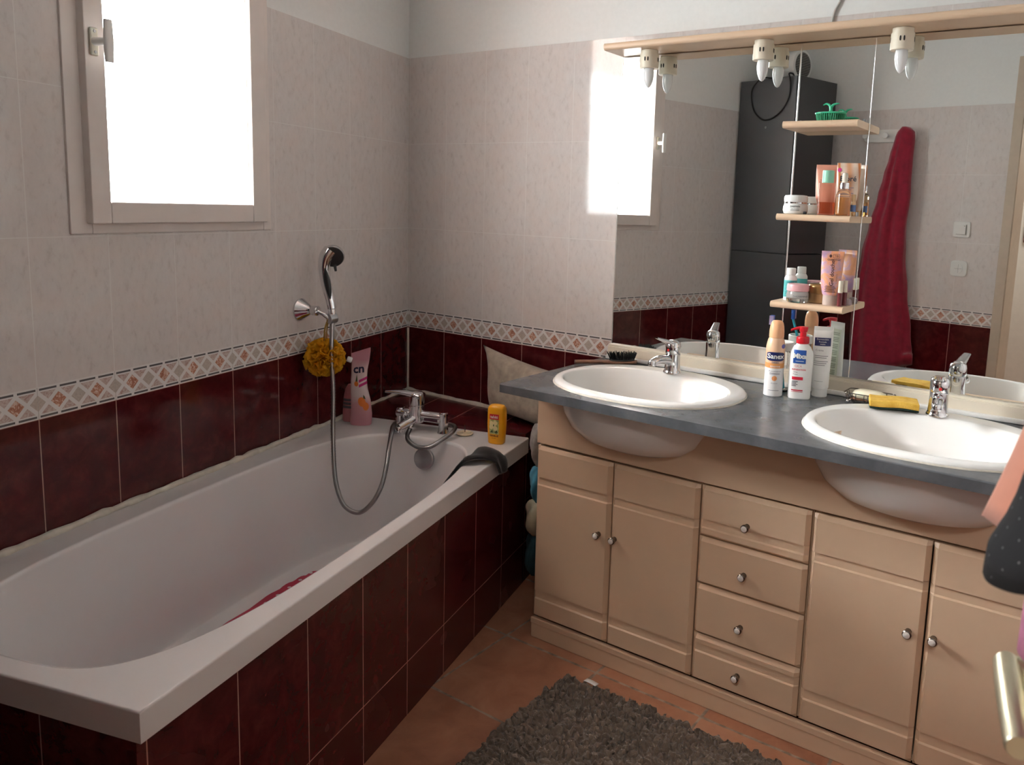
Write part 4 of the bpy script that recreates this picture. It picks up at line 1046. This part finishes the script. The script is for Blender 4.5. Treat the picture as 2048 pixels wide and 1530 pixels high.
grid(bm, lambda u, v: f((-.0235+.047*u), .1135+(.0125*(1-abs(2*u-1)**6*.35))*(2*v-1)), 14, 2); obj('navy_badge', bm, mat('navy_print', (.010, .016, .11), .35), ds, None)
bm = B(); f = b.front(.0015); letters(bm, 'Sanex', .0190, f, 0, .114, bold=.0005); letters(bm, 'SENSITIVE', .0062, f, 0, .0855, bold=.0001); obj('white_lettering', bm, white_pl, ds, None)
bm = B(); letters(bm, 'DERMO', .0058, f, 0, .0968, bold=.0002); letters(bm, 'Anti-irritation', .0058, f, 0, .0725); letters(bm, '0% alcool', .0046, f, 0, .0385)
for z_ in (.0665, .0635, .018): patch(bm, f, -.014, .014, z_, z_+.0012, 8, 1)
obj('lettering', bm, mat('grey_print', (.14, .14, .2), .5), ds, None)
bm = B(); disc(bm, f, 0, .0525, .0072); obj('orange_dot', bm, mat('orange_print', (.80, .33, .13), .4), ds, None)
bm = B(); disc(bm, f, .0195, .1425, .0052, .006); obj('blue_dot', bm, mat('violet_print', (.09, .08, .30), .4), ds, None)

mp = thing('lotion_pump_bottle', 'white lotion bottle with red pump on the counter', 'pump bottle', (1.738, -.180, CT), FACE+.05)
b = Bottle([(0, .0285, .018, 2.8), (.003, .0305, .020, 2.8), (.05, .031, .0205, 2.6), (.11, .032, .021, 2.5), (.130, .0305, .0205, 2.4), (.146, .0225, .018, 2.2), (.152, .016, .015, 2), (.154, .0145, .0145, 2)])
bm = B(); b.mesh(bm, 48); obj('bottle', bm, white_pl, mp, 50)
red = mat('red_pump_plastic', (.60, .010, .022), .3, var=.02)
bm = B(); lathe(bm, [(.0165, .1545), (.0175, .156), (.0175, .170), (.0155, .173), (.0085, .174), (.0085, .186), (.0105, .187), (.0125, .196), (.012, .2005), (.001, .202)], 28)
rr = []
for q_ in range(6):
    f_ = q_/5; rr.append([(-.004-.030*f_, yy, .1965-.008*f_*f_+zz) for yy, zz in sel(.0075-.003*f_, .005-.0018*f_, 2.4, 14)])
loft(bm, rr); obj('pump', bm, red, mp, 40)
bm = B(); f = b.front(.0018); patch(bm, f, -.0225, .0115, .101, .138, 10, 2); obj('blue_panel', bm, mat('blue_print', (.015, .085, .36), .35), mp, None)
bm = B(); f8 = b.front(.0028); letters(bm, 'Mixa', .0185, f8, -.0055, .121, bold=.0008); patch(bm, f8, -.016, .006, .1065, .108, 6, 1); obj('white_lettering', bm, white_pl, mp, None)
rp = mat('red_print', (.58, .012, .04), .4)
bm = B(); letters(bm, 'CICA', .0085, f8, -.008, .0935); letters(bm, 'REPARATION', .0062, f8, -.0055, .0835, bold=.0002); patch(bm, f8, -.0225, .007, .055, .0635, 8, 1)
patch(bm, f8, -.0225, .0085, .0245, .0275, 8, 1); patch(bm, f8, -.0225, .0085, .021, .0222, 8, 1); obj('red_lettering', bm, rp, mp, None)
bm = B(); letters(bm, 'Urea', .0055, f8, -.014, .0765); letters(bm, 'Peaux', .005, f8, -.014, .0705)
for k in range(4): patch(bm, f8, -.022, -.010+.004*(k % 2), .037+.004*k, .0388+.004*k, 5, 1)
obj('lettering', bm, ink, mp, None)

q, b = squeeze('hand_cream_tube', 'white squeeze tube with navy band standing by the mirror rail', 'tube', (1.7735, -.112, CT), FACE+.18, .054, .198, .022, white_pl, white_pl, bot=.0215)
bm = B(); f = b.front(.0008); patch(bm, f, -.0235, .0205, .144, .167, 10, 1)
obj('navy_band', bm, MATS['navy_print'], q, None)
bm = B(); f8 = b.front(.0015)
for k, (s_, z_) in enumerate((('Dermatolabo', .1625), ('Formule', .1555), ('mains', .1492))): letters(bm, s_, .0062, f8, -.0025, z_)
obj('white_lettering', bm, white_pl, q, None)
bm = B(); letters(bm, 'Crème', .0075, f8, -.010, .132)
for k in range(6): patch(bm, f8, -.0225, .006+.004*(k % 3) if k != 3 else -.02, .090+.0052*k, .0914+.0052*k, 6, 1)
patch(bm, f8, -.019, .003, .045, .0457, 5, 1)
obj('lettering', bm, MATS['grey_ink'], q, None)
def backf(u, z):
    x_, y_, z_ = f8(u, z); return (-x_, -y_, z_)
bm = B(); patch(bm, lambda u, z: backf(u, z), -.0215, .0215, .04, .178, 10, 8); obj('back_label', bm, mat('pale_green_label', (.66, .70, .58), .4), q, None)
def backf2(u, z):
    x_, y_, z_ = b.front(.0022)(u, z); return (-x_, -y_, z_)
bm = B()
for k in range(26):
    if k % 4 != 3: patch(bm, backf2, -.018, .012+.004*((k*7) % 3)-.001, .046+.0048*k, .0478+.0048*k, 5, 1)
obj('back_print', bm, mat('green_grey_ink', (.22, .26, .18), .5), q, None)

# tumbler with toothbrush
tm = thing('toothbrush_tumbler', 'clear tumbler with a white band standing behind the deodorant can', 'tumbler', (1.660, -.1285, CT), 0)
bm = B(); lathe(bm, [(.026, 0), (.0285, .002), (.033, .130), (.0312, .130), (.027, .006), (.001, .005)], 36); obj('cup', bm, glass_bottle, tm, 40)
bm = B(); lathe(bm, [(.0335, .120), (.036, .121), (.0365, .142), (.0345, .144), (.0318, .143), (.0312, .121)], 36); obj('band', bm, white_pl, tm, 40)
tq = thing('toothbrush', 'blue and turquoise toothbrush standing in the tumbler behind the deodorant can', 'toothbrush', (1.660, -.1285, CT), 0)
tbm = mat('turquoise_brush_plastic', (.02, .38, .48), .3); 
hp_ = [(.012, .004, .008), (.004, .0, .07), (-.012, -.004, .135), (-.024, -.006, .170), (-.030, -.006, .190), (-.030, -.004, .213)]
bm = B(); tube(bm, hp_, None, 10, smooth=5, radf=lambda f_, i: .0046-.0016*f_); obj('handle', bm, tbm, tq, 60)
bm = B(); loft(bm, [[(-.030+x, -.004+y, z) for x, y in sel(.0062, .0028, 2.5, 16)] for z in (.188, .190, .214, .217)]); obj('head', bm, mat('royal_blue_plastic', (.02, .10, .42), .3), tq, 50)
bm = B()
for i in range(4):
    for j in range(8): tube(bm, [(-.0345+i*.003, -.0075, .191+j*.0033), (-.0345+i*.003, -.0175, .1915+j*.0034)], .0013, 5)
obj('bristles', bm, mat('lilac_bristles', (.55, .42, .62), .6), tq, 60)

# wire soap dish with soap
sd = thing('soap_dish', 'wire soap dish beside the hand cream tube', 'soap dish', (1.914, -.118, CT), -.02)
wire = nickel
bm = B()
def rrect(a, b, z, r=.012, n=6):
    out = []
    for cx_s, cy_s, a0 in ((1, 1, 0), (-1, 1, pi/2), (-1, -1, pi), (1, -1, 3*pi/2)):
        for k in range(n+1):
            t_ = a0+pi/2*k/n; out.append(((a-r)*cx_s+r*cos(t_), (b-r)*cy_s+r*sin(t_), z))
    return out + [out[0]]
tube(bm, rrect(.062, .036, .030), .0014, 6); tube(bm, rrect(.052, .028, .010), .0014, 6)
for x_ in (-.036, -.027, -.005, .005, .027, .036):
    tube(bm, [(x_, -.036, .030), (x_, -.036, .016), (x_, -.028, .010), (x_, .028, .010), (x_, .036, .016), (x_, .036, .030)], .0012, 6)
for y_ in (-.015, 0, .015): tube(bm, [(-.062, y_, .030), (-.058, y_, .016), (-.052, y_, .010), (.052, y_, .010), (.058, y_, .016), (.062, y_, .030)], .0012, 6)
obj('wire_rack', bm, wire, sd, 60)
bm = B()
for x_ in (-.05, .05):
    for y_ in (-.026, .026): sph(bm, (x_, y_, .0055), .0053)
obj('foot', bm, chrome, sd, 180)
bm = B(); box(bm, -.046, .046, -.024, .024, .0115, .0145, .001); obj('tray', bm, mat('rusty_brown_tray', (.20, .085, .045), .6, var=.3), sd, 30)
bm = B()
loft(bm, [[(x, y, z) for x, y in sel(a, b, 2.5, 36)] for z, a, b in ((.0148, .036, .018), (.018, .043, .024), (.026, .045, .026), (.033, .041, .0225), (.0375, .031, .015), (.0385, .018, .008))])
o = obj('soap_bar', bm, mat('cream_soap', (.82, .76, .58), .4, sss=.1), None, 180); o.location = (1.914, -.118, CT); o.rotation_euler = (0, 0, -.02); tag(o, 'cream oval soap bar lying in the wire soap dish', 'soap')

# sponge on the second basin's rim
sp = thing('scouring_sponge', 'yellow scouring sponge with green underside on the rim of the second washbasin', 'sponge', (1.992, -.186, CT+.0145), .28)
t = NT('yellow_sponge_foam'); o_ = t.obj(); vo = t.node('ShaderNodeTexVoronoi'); vo.inputs['Scale'].default_value = 330; t.l.new(o_, vo.inputs['Vector'])
t.base(t.ramp(t.noise(o_, 40, 4), [(.3, (.68, .36, .035)), (.6, (.82, .52, .09))])); t.rough(.9); t.bump(vo.outputs['Distance'], .7, .001)
def wavebox(z0, z1, m, name):
    bm = B(); box(bm, -.060, .060, -.036, .036, z0, z1, .0025, 2)
    bmesh.ops.subdivide_edges(bm, edges=[e for e in bm.edges if e.calc_length() > .05], cuts=7, use_grid_fill=True)
    for v in bm.verts: v.co.z += .0016*sin(v.co.x*55+.6) + .0015
    return obj(name, bm, m, sp, 50)
wavebox(.0075, .0245, t.m, 'foam'); wavebox(.0022, .0075, mat('dark_green_scourer', (.010, .028, .022), .95, var=.4, scale=200, bump=.8, bscale=400), 'scourer')

# hairbrush
hbq = thing('hairbrush', 'black bristled hairbrush with wooden handle at the back corner of the counter', 'hairbrush', (1.095, -.158, CT), 0)
ang_ = atan2(-.085-(-.236), 1.160-1.018); hbq.rotation_euler = (0, 0, ang_ - .05)
bm = B()
rr = []
for f_ in [i/16 for i in range(17)]:
    x_ = -.112+.205*f_; w = .0075+.004*sin(f_*pi*.9) if f_ < .42 else .011+.014*sin(min(1, (f_-.42)/.58)*pi)**.6
    if f_ == 1: w = .006
    rr.append([(x_, yy, .009+zz) for yy, zz in sel(w, .0062, 2.4, 16)])
loft(bm, rr); obj('wooden_handle', bm, mat('brown_wood', (.24, .115, .07), .4, var=.3, scale=40), hbq, 50)
bm = B(); loft(bm, [[(.044+x, y, z) for x, y in sel(a, b, 2.3, 24)] for z, a, b in ((.0145, .043, .021), (.018, .042, .0205), (.021, .035, .016))]); obj('pad', bm, black_pl, hbq, 50)
bm = B(); rnd = random.Random(9)
for i in range(15):
    for j in range(7):
        px, py_ = -.039+i*.0056, -.0175+j*.0058
        if (px/.042)**2+(py_/.021)**2 > 1: continue
        l_ = .020+rnd.uniform(-.002, .003); dx, dy = px*.22+rnd.uniform(-.002, .002), py_*.3+rnd.uniform(-.002, .002)
        tube(bm, [(.044+px, py_, .0195), (.044+px+dx, py_+dy, .0195+l_)], [.0017, .0011], 5)
obj('bristles', bm, mat('black_bristles', (.006, .006, .007), .6), hbq, 60)

# ------------------------------------------------------------------ floor: shaggy rug and a scrap of paper
import numpy as np
rng = np.random.default_rng(4)
RC = Vector((1.252, -.575, 0)); rx_, ry_ = Vector((cos(.03), sin(.03), 0)), Vector((.012, -1, 0)).normalized()
NX, NY, WX, WY = 300, 250, .86, .62
def fractal(nx, ny, cells, seed):
    r = np.random.default_rng(seed); out = np.zeros((ny+1, nx+1)); amp = 1; tot = 0
    for c in cells:
        gx_, gy_ = c, max(2, int(c*ny/nx)); g_ = r.random((gy_+2, gx_+2))
        yy = np.linspace(0, gy_, ny+1); xx = np.linspace(0, gx_, nx+1)
        yi = yy.astype(int); xi = xx.astype(int); fy = (yy-yi)[:, None]; fx = (xx-xi)[None, :]
        fy = fy*fy*(3-2*fy); fx = fx*fx*(3-2*fx)
        a = g_[yi][:, xi]; b_ = g_[yi][:, xi+1]; c_ = g_[yi+1][:, xi]; d_ = g_[yi+1][:, xi+1]
        out += amp*((a*(1-fx)+b_*fx)*(1-fy)+(c_*(1-fx)+d_*fx)*fy); tot += amp; amp *= .62
    return out/tot
H = fractal(NX, NY, (9, 30, 70, 130), 3)
tuft = fractal(NX, NY, (110, 150), 8)
h_ = .012 + .022*np.clip((H-.30)/.4, 0, 1)*.55 + .018*np.clip((tuft-.32)/.36, 0, 1)
ux = np.linspace(0, 1, NX+1)[None, :].repeat(NY+1, 0); uy = np.linspace(0, 1, NY+1)[:, None].repeat(NX+1, 1)
ed = np.minimum(np.minimum(ux*WX, (1-ux)*WX), np.minimum(uy*WY, (1-uy)*WY))
h_ *= np.clip(.10+ed/.014, 0, 1)
jx = (fractal(NX, NY, (120, 170), 21)-.5)*.018; jy = (fractal(NX, NY, (120, 170), 22)-.5)*.018
edge_w = (fractal(NX, NY, (60, 120), 31)-.5)*.022
X = ux*WX+jx+edge_w*(ux-.5)*2; Y = uy*WY+jy+edge_w*(uy-.5)*2
V = np.stack([RC.x+rx_.x*X+ry_.x*Y, RC.y+rx_.y*X+ry_.y*Y, h_], -1).reshape(-1, 3)
idx = np.arange((NX+1)*(NY+1)).reshape(NY+1, NX+1)
Fq = np.stack([idx[:-1, :-1], idx[1:, :-1], idx[1:, 1:], idx[:-1, 1:]], -1).reshape(-1, 4)
t = NT('taupe_shag_pile'); o_ = t.obj()
t.base(t.mix(t.m_('MULTIPLY', t.noise(o_, 230, 3), .7), t.ramp(t.noise(o_, 30, 3), [(.3, (.19, .135, .098)), (.7, (.285, .208, .152))]), (.14, .10, .075))); t.rough(.95); t.b.inputs['Sheen Weight'].default_value = .3; t.bump(t.noise(o_, 420, 3), .8, .003)
ro = obj('rug', (V.tolist(), [], Fq.tolist()), t.m, None, 180)
tag(ro, 'shaggy taupe bath rug on the terracotta floor in front of the vanity', 'rug')
bm = B(); grid(bm, lambda u, v: ((u-.5)*.040, (v-.5)*.018, .0016*sin(u*3.1)+.0015*u), 6, 2)
o = obj('paper_scrap', bm, mat('white_paper', (.80, .80, .80), .7, var=.02), None, 180); solid(o, .0004)
o.location = (1.347, -.583, .034); o.rotation_euler = (-.1, .05, -.05); tag(o, 'small white paper scrap lying on the far edge of the rug', 'paper')

# ------------------------------------------------------------------ seen in the mirror: tall cabinet, heater, coat rack, towel, switches
tc_ = thing('tall_cabinet', 'tall dark grey column cabinet past the bathtub end, seen in the mirror', 'cabinet', L(0, 2.25, 0), A)
dk = mat('anthracite_laminate', (.088, .093, .102), .42, var=.03, scale=6); dk2 = mat('anthracite_front', (.052, .050, .054), .4, var=.03, scale=6)
y0, y1 = -.16, .172      # along the wall
bm = B(); box(bm, .012, .384, y0, y1, 0, 1.128, .001); box(bm, .012, .384, y0, y1, 1.131, 2.055, .001); obj('carcass', bm, dk, tc_, None)
for z0, z1 in ((.05, 1.126), (1.134, 2.052)):
    bm = B(); box(bm, .386, .405, y0+.001, y1-.001, z0, z1, .0015); obj('door', bm, dk2, tc_, 30)
bm = B(); lathe(bm, [(.007, 0), (.0065, .0015), (.001, .002)], 16, (.20, y1, 1.80), (0, 1, 0)); obj('screw_cap', bm, mat('grey_cap', (.22, .22, .23), .4), tc_, 40)
fh = thing('fan_heater', 'white fan heater with round dark grille standing on the tall grey cabinet', 'fan heater', L(.30, 2.27, 2.0565), A)
bm = B(); lathe(bm, [(.060, -.095), (.078, -.085), (.082, -.03), (.082, .0), (.074, .004), (.066, .003)], 40, (-.03, 0, .086), (1, 0, 0)); box(bm, -.10, -.04, -.04, .04, 0, .02, .004); obj('housing', bm, white_pl, fh, 40)
bm = B(); lathe(bm, [(.067, 0), (.067, .002), (.001, .002)], 40, (-.0275, 0, .086), (1, 0, 0)); gb_ = obj('grille', bm, black_pl, fh, 40)
bm = B()
for k in range(-7, 8):
    hw_ = sqrt(max(0, .066**2-(k*.0086)**2)); box(bm, -.0256, -.0225, -hw_, hw_, .086+k*.0086-.0014, .086+k*.0086+.0014)
obj('slats', bm, mat('grey_heater_slats', (.33, .31, .29), .4), gb_, None)
yy_ = y1+.006
cab_pts = [(.214, .08, 2.061), (.20, .14, 2.0615), (.165, yy_+.004, 2.062), (.147, yy_+.012, 2.05), (.104, yy_+.006, 2.012), (.095, yy_, 1.96), (.117, yy_, 1.893), (.161, yy_, 1.851), (.203, yy_, 1.838), (.258, yy_, 1.851), (.313, yy_, 1.895), (.345, yy_, 1.955), (.350, yy_+.003, 2.014), (.345, yy_+.008, 2.05), (.338, yy_+.004, 2.068), (.33, .14, 2.072), (.30, .08, 2.063)]
bm = B(); tube(bm, cab_pts, .0042, 8, smooth=6)
o = obj('power_cable', bm, black_rub, None, 180); o.location = L(0, 2.25, 0); o.rotation_euler = (0, 0, A); tag(o, 'black power cable hanging in a loop over the side of the tall grey cabinet', 'cable')

# coat rack (local x along the door wall, y into the room)
OA = .13
rk = thing('coat_rack', 'white peg rack on the tiled door wall with the red towel on it', 'coat rack', opp(-.68, 0, 1.773), OA)
bm = B()
loft(bm, [[(x, y_, z) for x, z in sel(.137-e_, .034-e_, 5, 40)] for y_, e_ in ((.0005, 0), (.012, 0), (.015, .003))]); obj('board', bm, white_pl, rk, 40)
for x_ in (-.118, -.010, .098):
    bm = B(); lathe(bm, [(.009, .014), (.008, .030), (.015, .036), (.0165, .044), (.014, .050), (.001, .051)], 24, (x_, 0, 0), (0, 1, 0)); obj('peg', bm, white_pl, rk, 40)
# red towel
rnd = random.Random(2)
bm = B(); rings = []; NZ = 46; NS = 72
key = [(1.812, .018, .0), (1.795, .042, .002), (1.75, .052, -.002), (1.66, .060, -.012), (1.56, .072, -.022), (1.45, .086, -.030), (1.30, .098, -.050), (1.15, .116, -.060), (.95, .140, -.060), (.75, .162, -.050), (.60, .172, -.040), (.545, .172, -.038)]
def kv(z, i):
    for a, b in zip(key, key[1:]):
        if a[0] >= z >= b[0]:
            f = (a[0]-z)/(a[0]-b[0]); f = f*f*(3-2*f); return a[i]+(b[i]-a[i])*f
    return key[-1][i]
for k in range(NZ+1):
    z = 1.812-(1.812-.545)*(k/NZ)**1.05; w = kv(z, 1); cx_t = kv(z, 2); f = min(1, max(0, (1.80-z)/.25)); ring_ = []
    for i in range(NS):
        t_ = 2*pi*i/NS; c_, s_ = cos(t_), sin(t_)
        fold = 1+.16*f*sin(7*t_+2.2*z)+.10*f*sin(11*t_-3*z+1)
        ring_.append((.098+cx_t+w*c_*(1+.05*f*sin(5*t_+4*z)), .050+(.040+.012*f)*s_*fold-.004, z-1.773+(.018*sin(t_*2+1)+.02*c_ if z < .62 else 0)))
    rings.append(ring_)
loft(bm, rings)
o = obj('red_towel', bm, mat('crimson_terry', (.30, .007, .032), .92, var=.18, scale=30, bump=.6, bscale=350, sheen=.4), None, 180)
o.location = opp(-.68, 0, 1.773); o.rotation_euler = (0, 0, OA); tag(o, 'long crimson bath towel hanging on the white peg rack, seen in the mirror', 'towel')
# light switches
def switch(name, label, tt, z, rnd_):
    q = thing(name, label, 'light switch', opp(tt, .0, z), OA)
    bm = B(); loft(bm, [[(x, y_, zz) for x, zz in sel(.0405-e_, .0405-e_, 9 if not rnd_ else 5, 40)] for y_, e_ in ((.0003, 0), (.007, .0005), (.0095, .004))]); obj('plate', bm, white_pl, q, 40)
    bm = B()
    if rnd_:
        loft(bm, [[(x, y_, zz) for x, zz in sel(.021, .024, 2.3, 36)] for y_ in (.0096, .0125)]); obj('button', bm, white_pl, q, 40)
        bm = B(); box(bm, -.0005, .0005, .0126, .0129, -.022, .022); box(bm, -.019, .019, .0126, .0129, -.0005, .0005); obj('button_seam', bm, mat('grey_seam', (.3, .28, .25), .6), q, None)
    else:
        box(bm, -.024, .024, .0096, .0125, -.024, .024, .0015); obj('rocker', bm, white_pl, q, 30)
        bm = B(); box(bm, .0205, .0245, .0097, .0128, -.0245, .0245); box(bm, -.0245, .0245, .0097, .0128, -.0255, -.0235); obj('rocker_seam', bm, mat('grey_seam', (.3, .28, .25), .6), q, None)
        bm = B(); lathe(bm, [(.0022, 0), (.0022, .001)], 12, (.015, .0126, .018), (0, 1, 0)); obj('indicator', bm, mat('brown_indicator', (.12, .06, .04), .4), q, None)
switch('light_switch', 'square white rocker switch on the door wall, the upper of the two', -.272, 1.298, False)
switch('dimmer_switch', 'white switch with a round button on the door wall, the lower of the two', -.268, 1.100, True)

# ------------------------------------------------------------------ the open door at the right edge, with its handle and the clothes on it
HG = Vector((2.560, -2.105, 0)); FE = Vector((2.437, -1.495, 0))
dd_ = (FE-HG); dlen = dd_.length; dd_.normalize(); dn = Vector((-dd_.y, dd_.x, 0))         # dn points to the bathroom side (-x)
if dn.x > 0: dn = -dn
dang = atan2(dd_.y, dd_.x)
dr = bpy.data.objects.new('door_1', None); C.objects.link(dr); dr.location = HG; dr.rotation_euler = (0, 0, dang)
dr['kind'] = 'structure'; dr['label'] = 'open cream bathroom door with brass lever handle at the right edge'; dr['category'] = 'door'
# local: x along the leaf from the hinge, +y towards the bathroom side
sgn = 1 if (Matrix.Rotation(dang, 3, 'Z') @ Vector((0, 1, 0))).dot(dn) > 0 else -1
bm = B(); box(bm, 0, dlen, -.036*sgn if sgn > 0 else 0, 0 if sgn > 0 else .036, .008, 2.04, .002); obj('door_leaf', bm, mat('cream_door_paint', (.68, .60, .48), .4, var=.03), dr, 30)
hx, hz = dlen-.062, .962
hd = bpy.data.objects.new('door_handle', None); C.objects.link(hd); hd.parent = dr; hd.location = (hx, 0, hz)
bm = B(); box(bm, -.019, .019, 0, .004*sgn if sgn > 0 else .0, -.11, .06, .003) if sgn > 0 else box(bm, -.019, .019, -.004, 0, -.11, .06, .003)
obj('handle_plate', bm, brass, hd, 30)
bm = B(); tube(bm, [(0, .002*sgn, 0), (0, .030*sgn, 0), (0, .046*sgn, 0)], [.0085, .0085, .010], 18); obj('spindle', bm, brass, hd, 40)
bm = B(); tube(bm, [(.010, .052*sgn, 0), (.004, .053*sgn, 0), (-.03, .054*sgn, -.001), (-.075, .055*sgn, -.002), (-.110, .055*sgn, -.003), (-.113, .055*sgn, -.003)], [.0085, .0112, .0115, .0108, .0104, .009], 22); obj('lever', bm, brass, hd, 50)
# clothes: hook on the leaf, garments hang from it
def garment(name, label, cat, x0, w, back, prof, m, seed, hem=0):
    """prof: (height, how far the cloth stands off the leaf)"""
    bm = B(); rings = []; N = 64; rd = random.Random(seed); p1, p2 = rd.uniform(0, 6), rd.uniform(0, 6)
    zt, zb = prof[0][0], prof[-1][0]; n = 34
    for k in range(n+1):
        f = k/n; z = zt+(zb-zt)*f
        for a, b in zip(prof, prof[1:]):
            if a[0] >= z-1e-6 >= b[0]-1e-5: q = a[1]+(b[1]-a[1])*(a[0]-z)/(a[0]-b[0]); break
        mid, half = (q+back)/2, (q-back)/2; ww = w*(.4+.6*min(1, f*1.4))*(1+.35*f*f)
        rings.append([(x0+ww*cos(t_)*(1+.05*sin(5*t_+p1)), sgn*(mid+half*sin(t_)*(1-.13*(1-sin(3*t_+p1+f))*(abs(cos(t_))**.5)*.8)), z+hem*(.5+.5*sin(2*t_+p1))*f*f) for t_ in [2*pi*i/N for i in range(N)]])
    loft(bm, rings)
    o = obj(name, bm, m, None, 180); o.location = HG; o.rotation_euler = (0, 0, dang)
    return tag(o, label, cat)
t = NT('black_dotted_jersey'); o_ = t.obj(); x, y, z = t.xyz(o_)
mp_ = t.node('ShaderNodeMapping'); mp_.inputs['Rotation'].default_value = (0, .78, 0); t.l.new(o_, mp_.inputs[0]); xr, yr, zr = t.xyz(mp_.outputs[0])
gx = dist_to_grid(t, xr, 0, .017); gz = dist_to_grid(t, zr, 0, .017)
dot = t.m_('LESS_THAN', t.m_('ADD', t.m_('POWER', gx, 2), t.m_('POWER', gz, 2)), .0000007)
t.base(t.mix(dot, t.ramp(t.noise(o_, 12, 3), [(.3, (.008, .008, .010)), (.7, (.012, .012, .015))]), (.20, .19, .20))); t.rough(.9)
dot_m = t.m
hk = thing('door_hook', 'white hook over the top of the open door carrying the clothes', 'hook', HG + dd_*(dlen-.14) + Vector((0, 0, 1.72)), dang)
bm = B(); box(bm, -.02, .02, 0 if sgn > 0 else -.004, .004 if sgn > 0 else 0, -.04, .04, .0015); tube(bm, [(0, .003*sgn, 0), (0, .03*sgn, -.012), (0, .055*sgn, .004), (0, .06*sgn, .022)], .005, 10, smooth=4); obj('hook', bm, white_pl, hk, 40)
garment('peach_garment', 'peach garment hanging behind the black dotted one on the open door', 'garment', dlen-.040, .036, .012, [(1.72, .03), (1.35, .030), (1.2, .048), (1.13, .067), (1.075, .084)], mat('peach_jersey', (.66, .27, .18), .85, var=.06, sheen=.3), 5, .012)
garment('black_garment', 'black garment with small white dots hanging on the open door', 'garment', dlen-.135, .048, .012, [(1.74, .03), (1.35, .036), (1.2, .058), (1.12, .074), (1.085, .090), (1.072, .088)], dot_m, 8, .02)
garment('pink_towel', 'pink towel hanging lowest on the open door, only its edge in view', 'towel', dlen-.105, .026, .008, [(1.70, .02), (1.3, .022), (1.15, .042), (1.08, .052), (1.0, .054)], mat('pink_terry', (.66, .26, .42), .95, var=.1, scale=80, bump=.6, bscale=400), 3, 0)
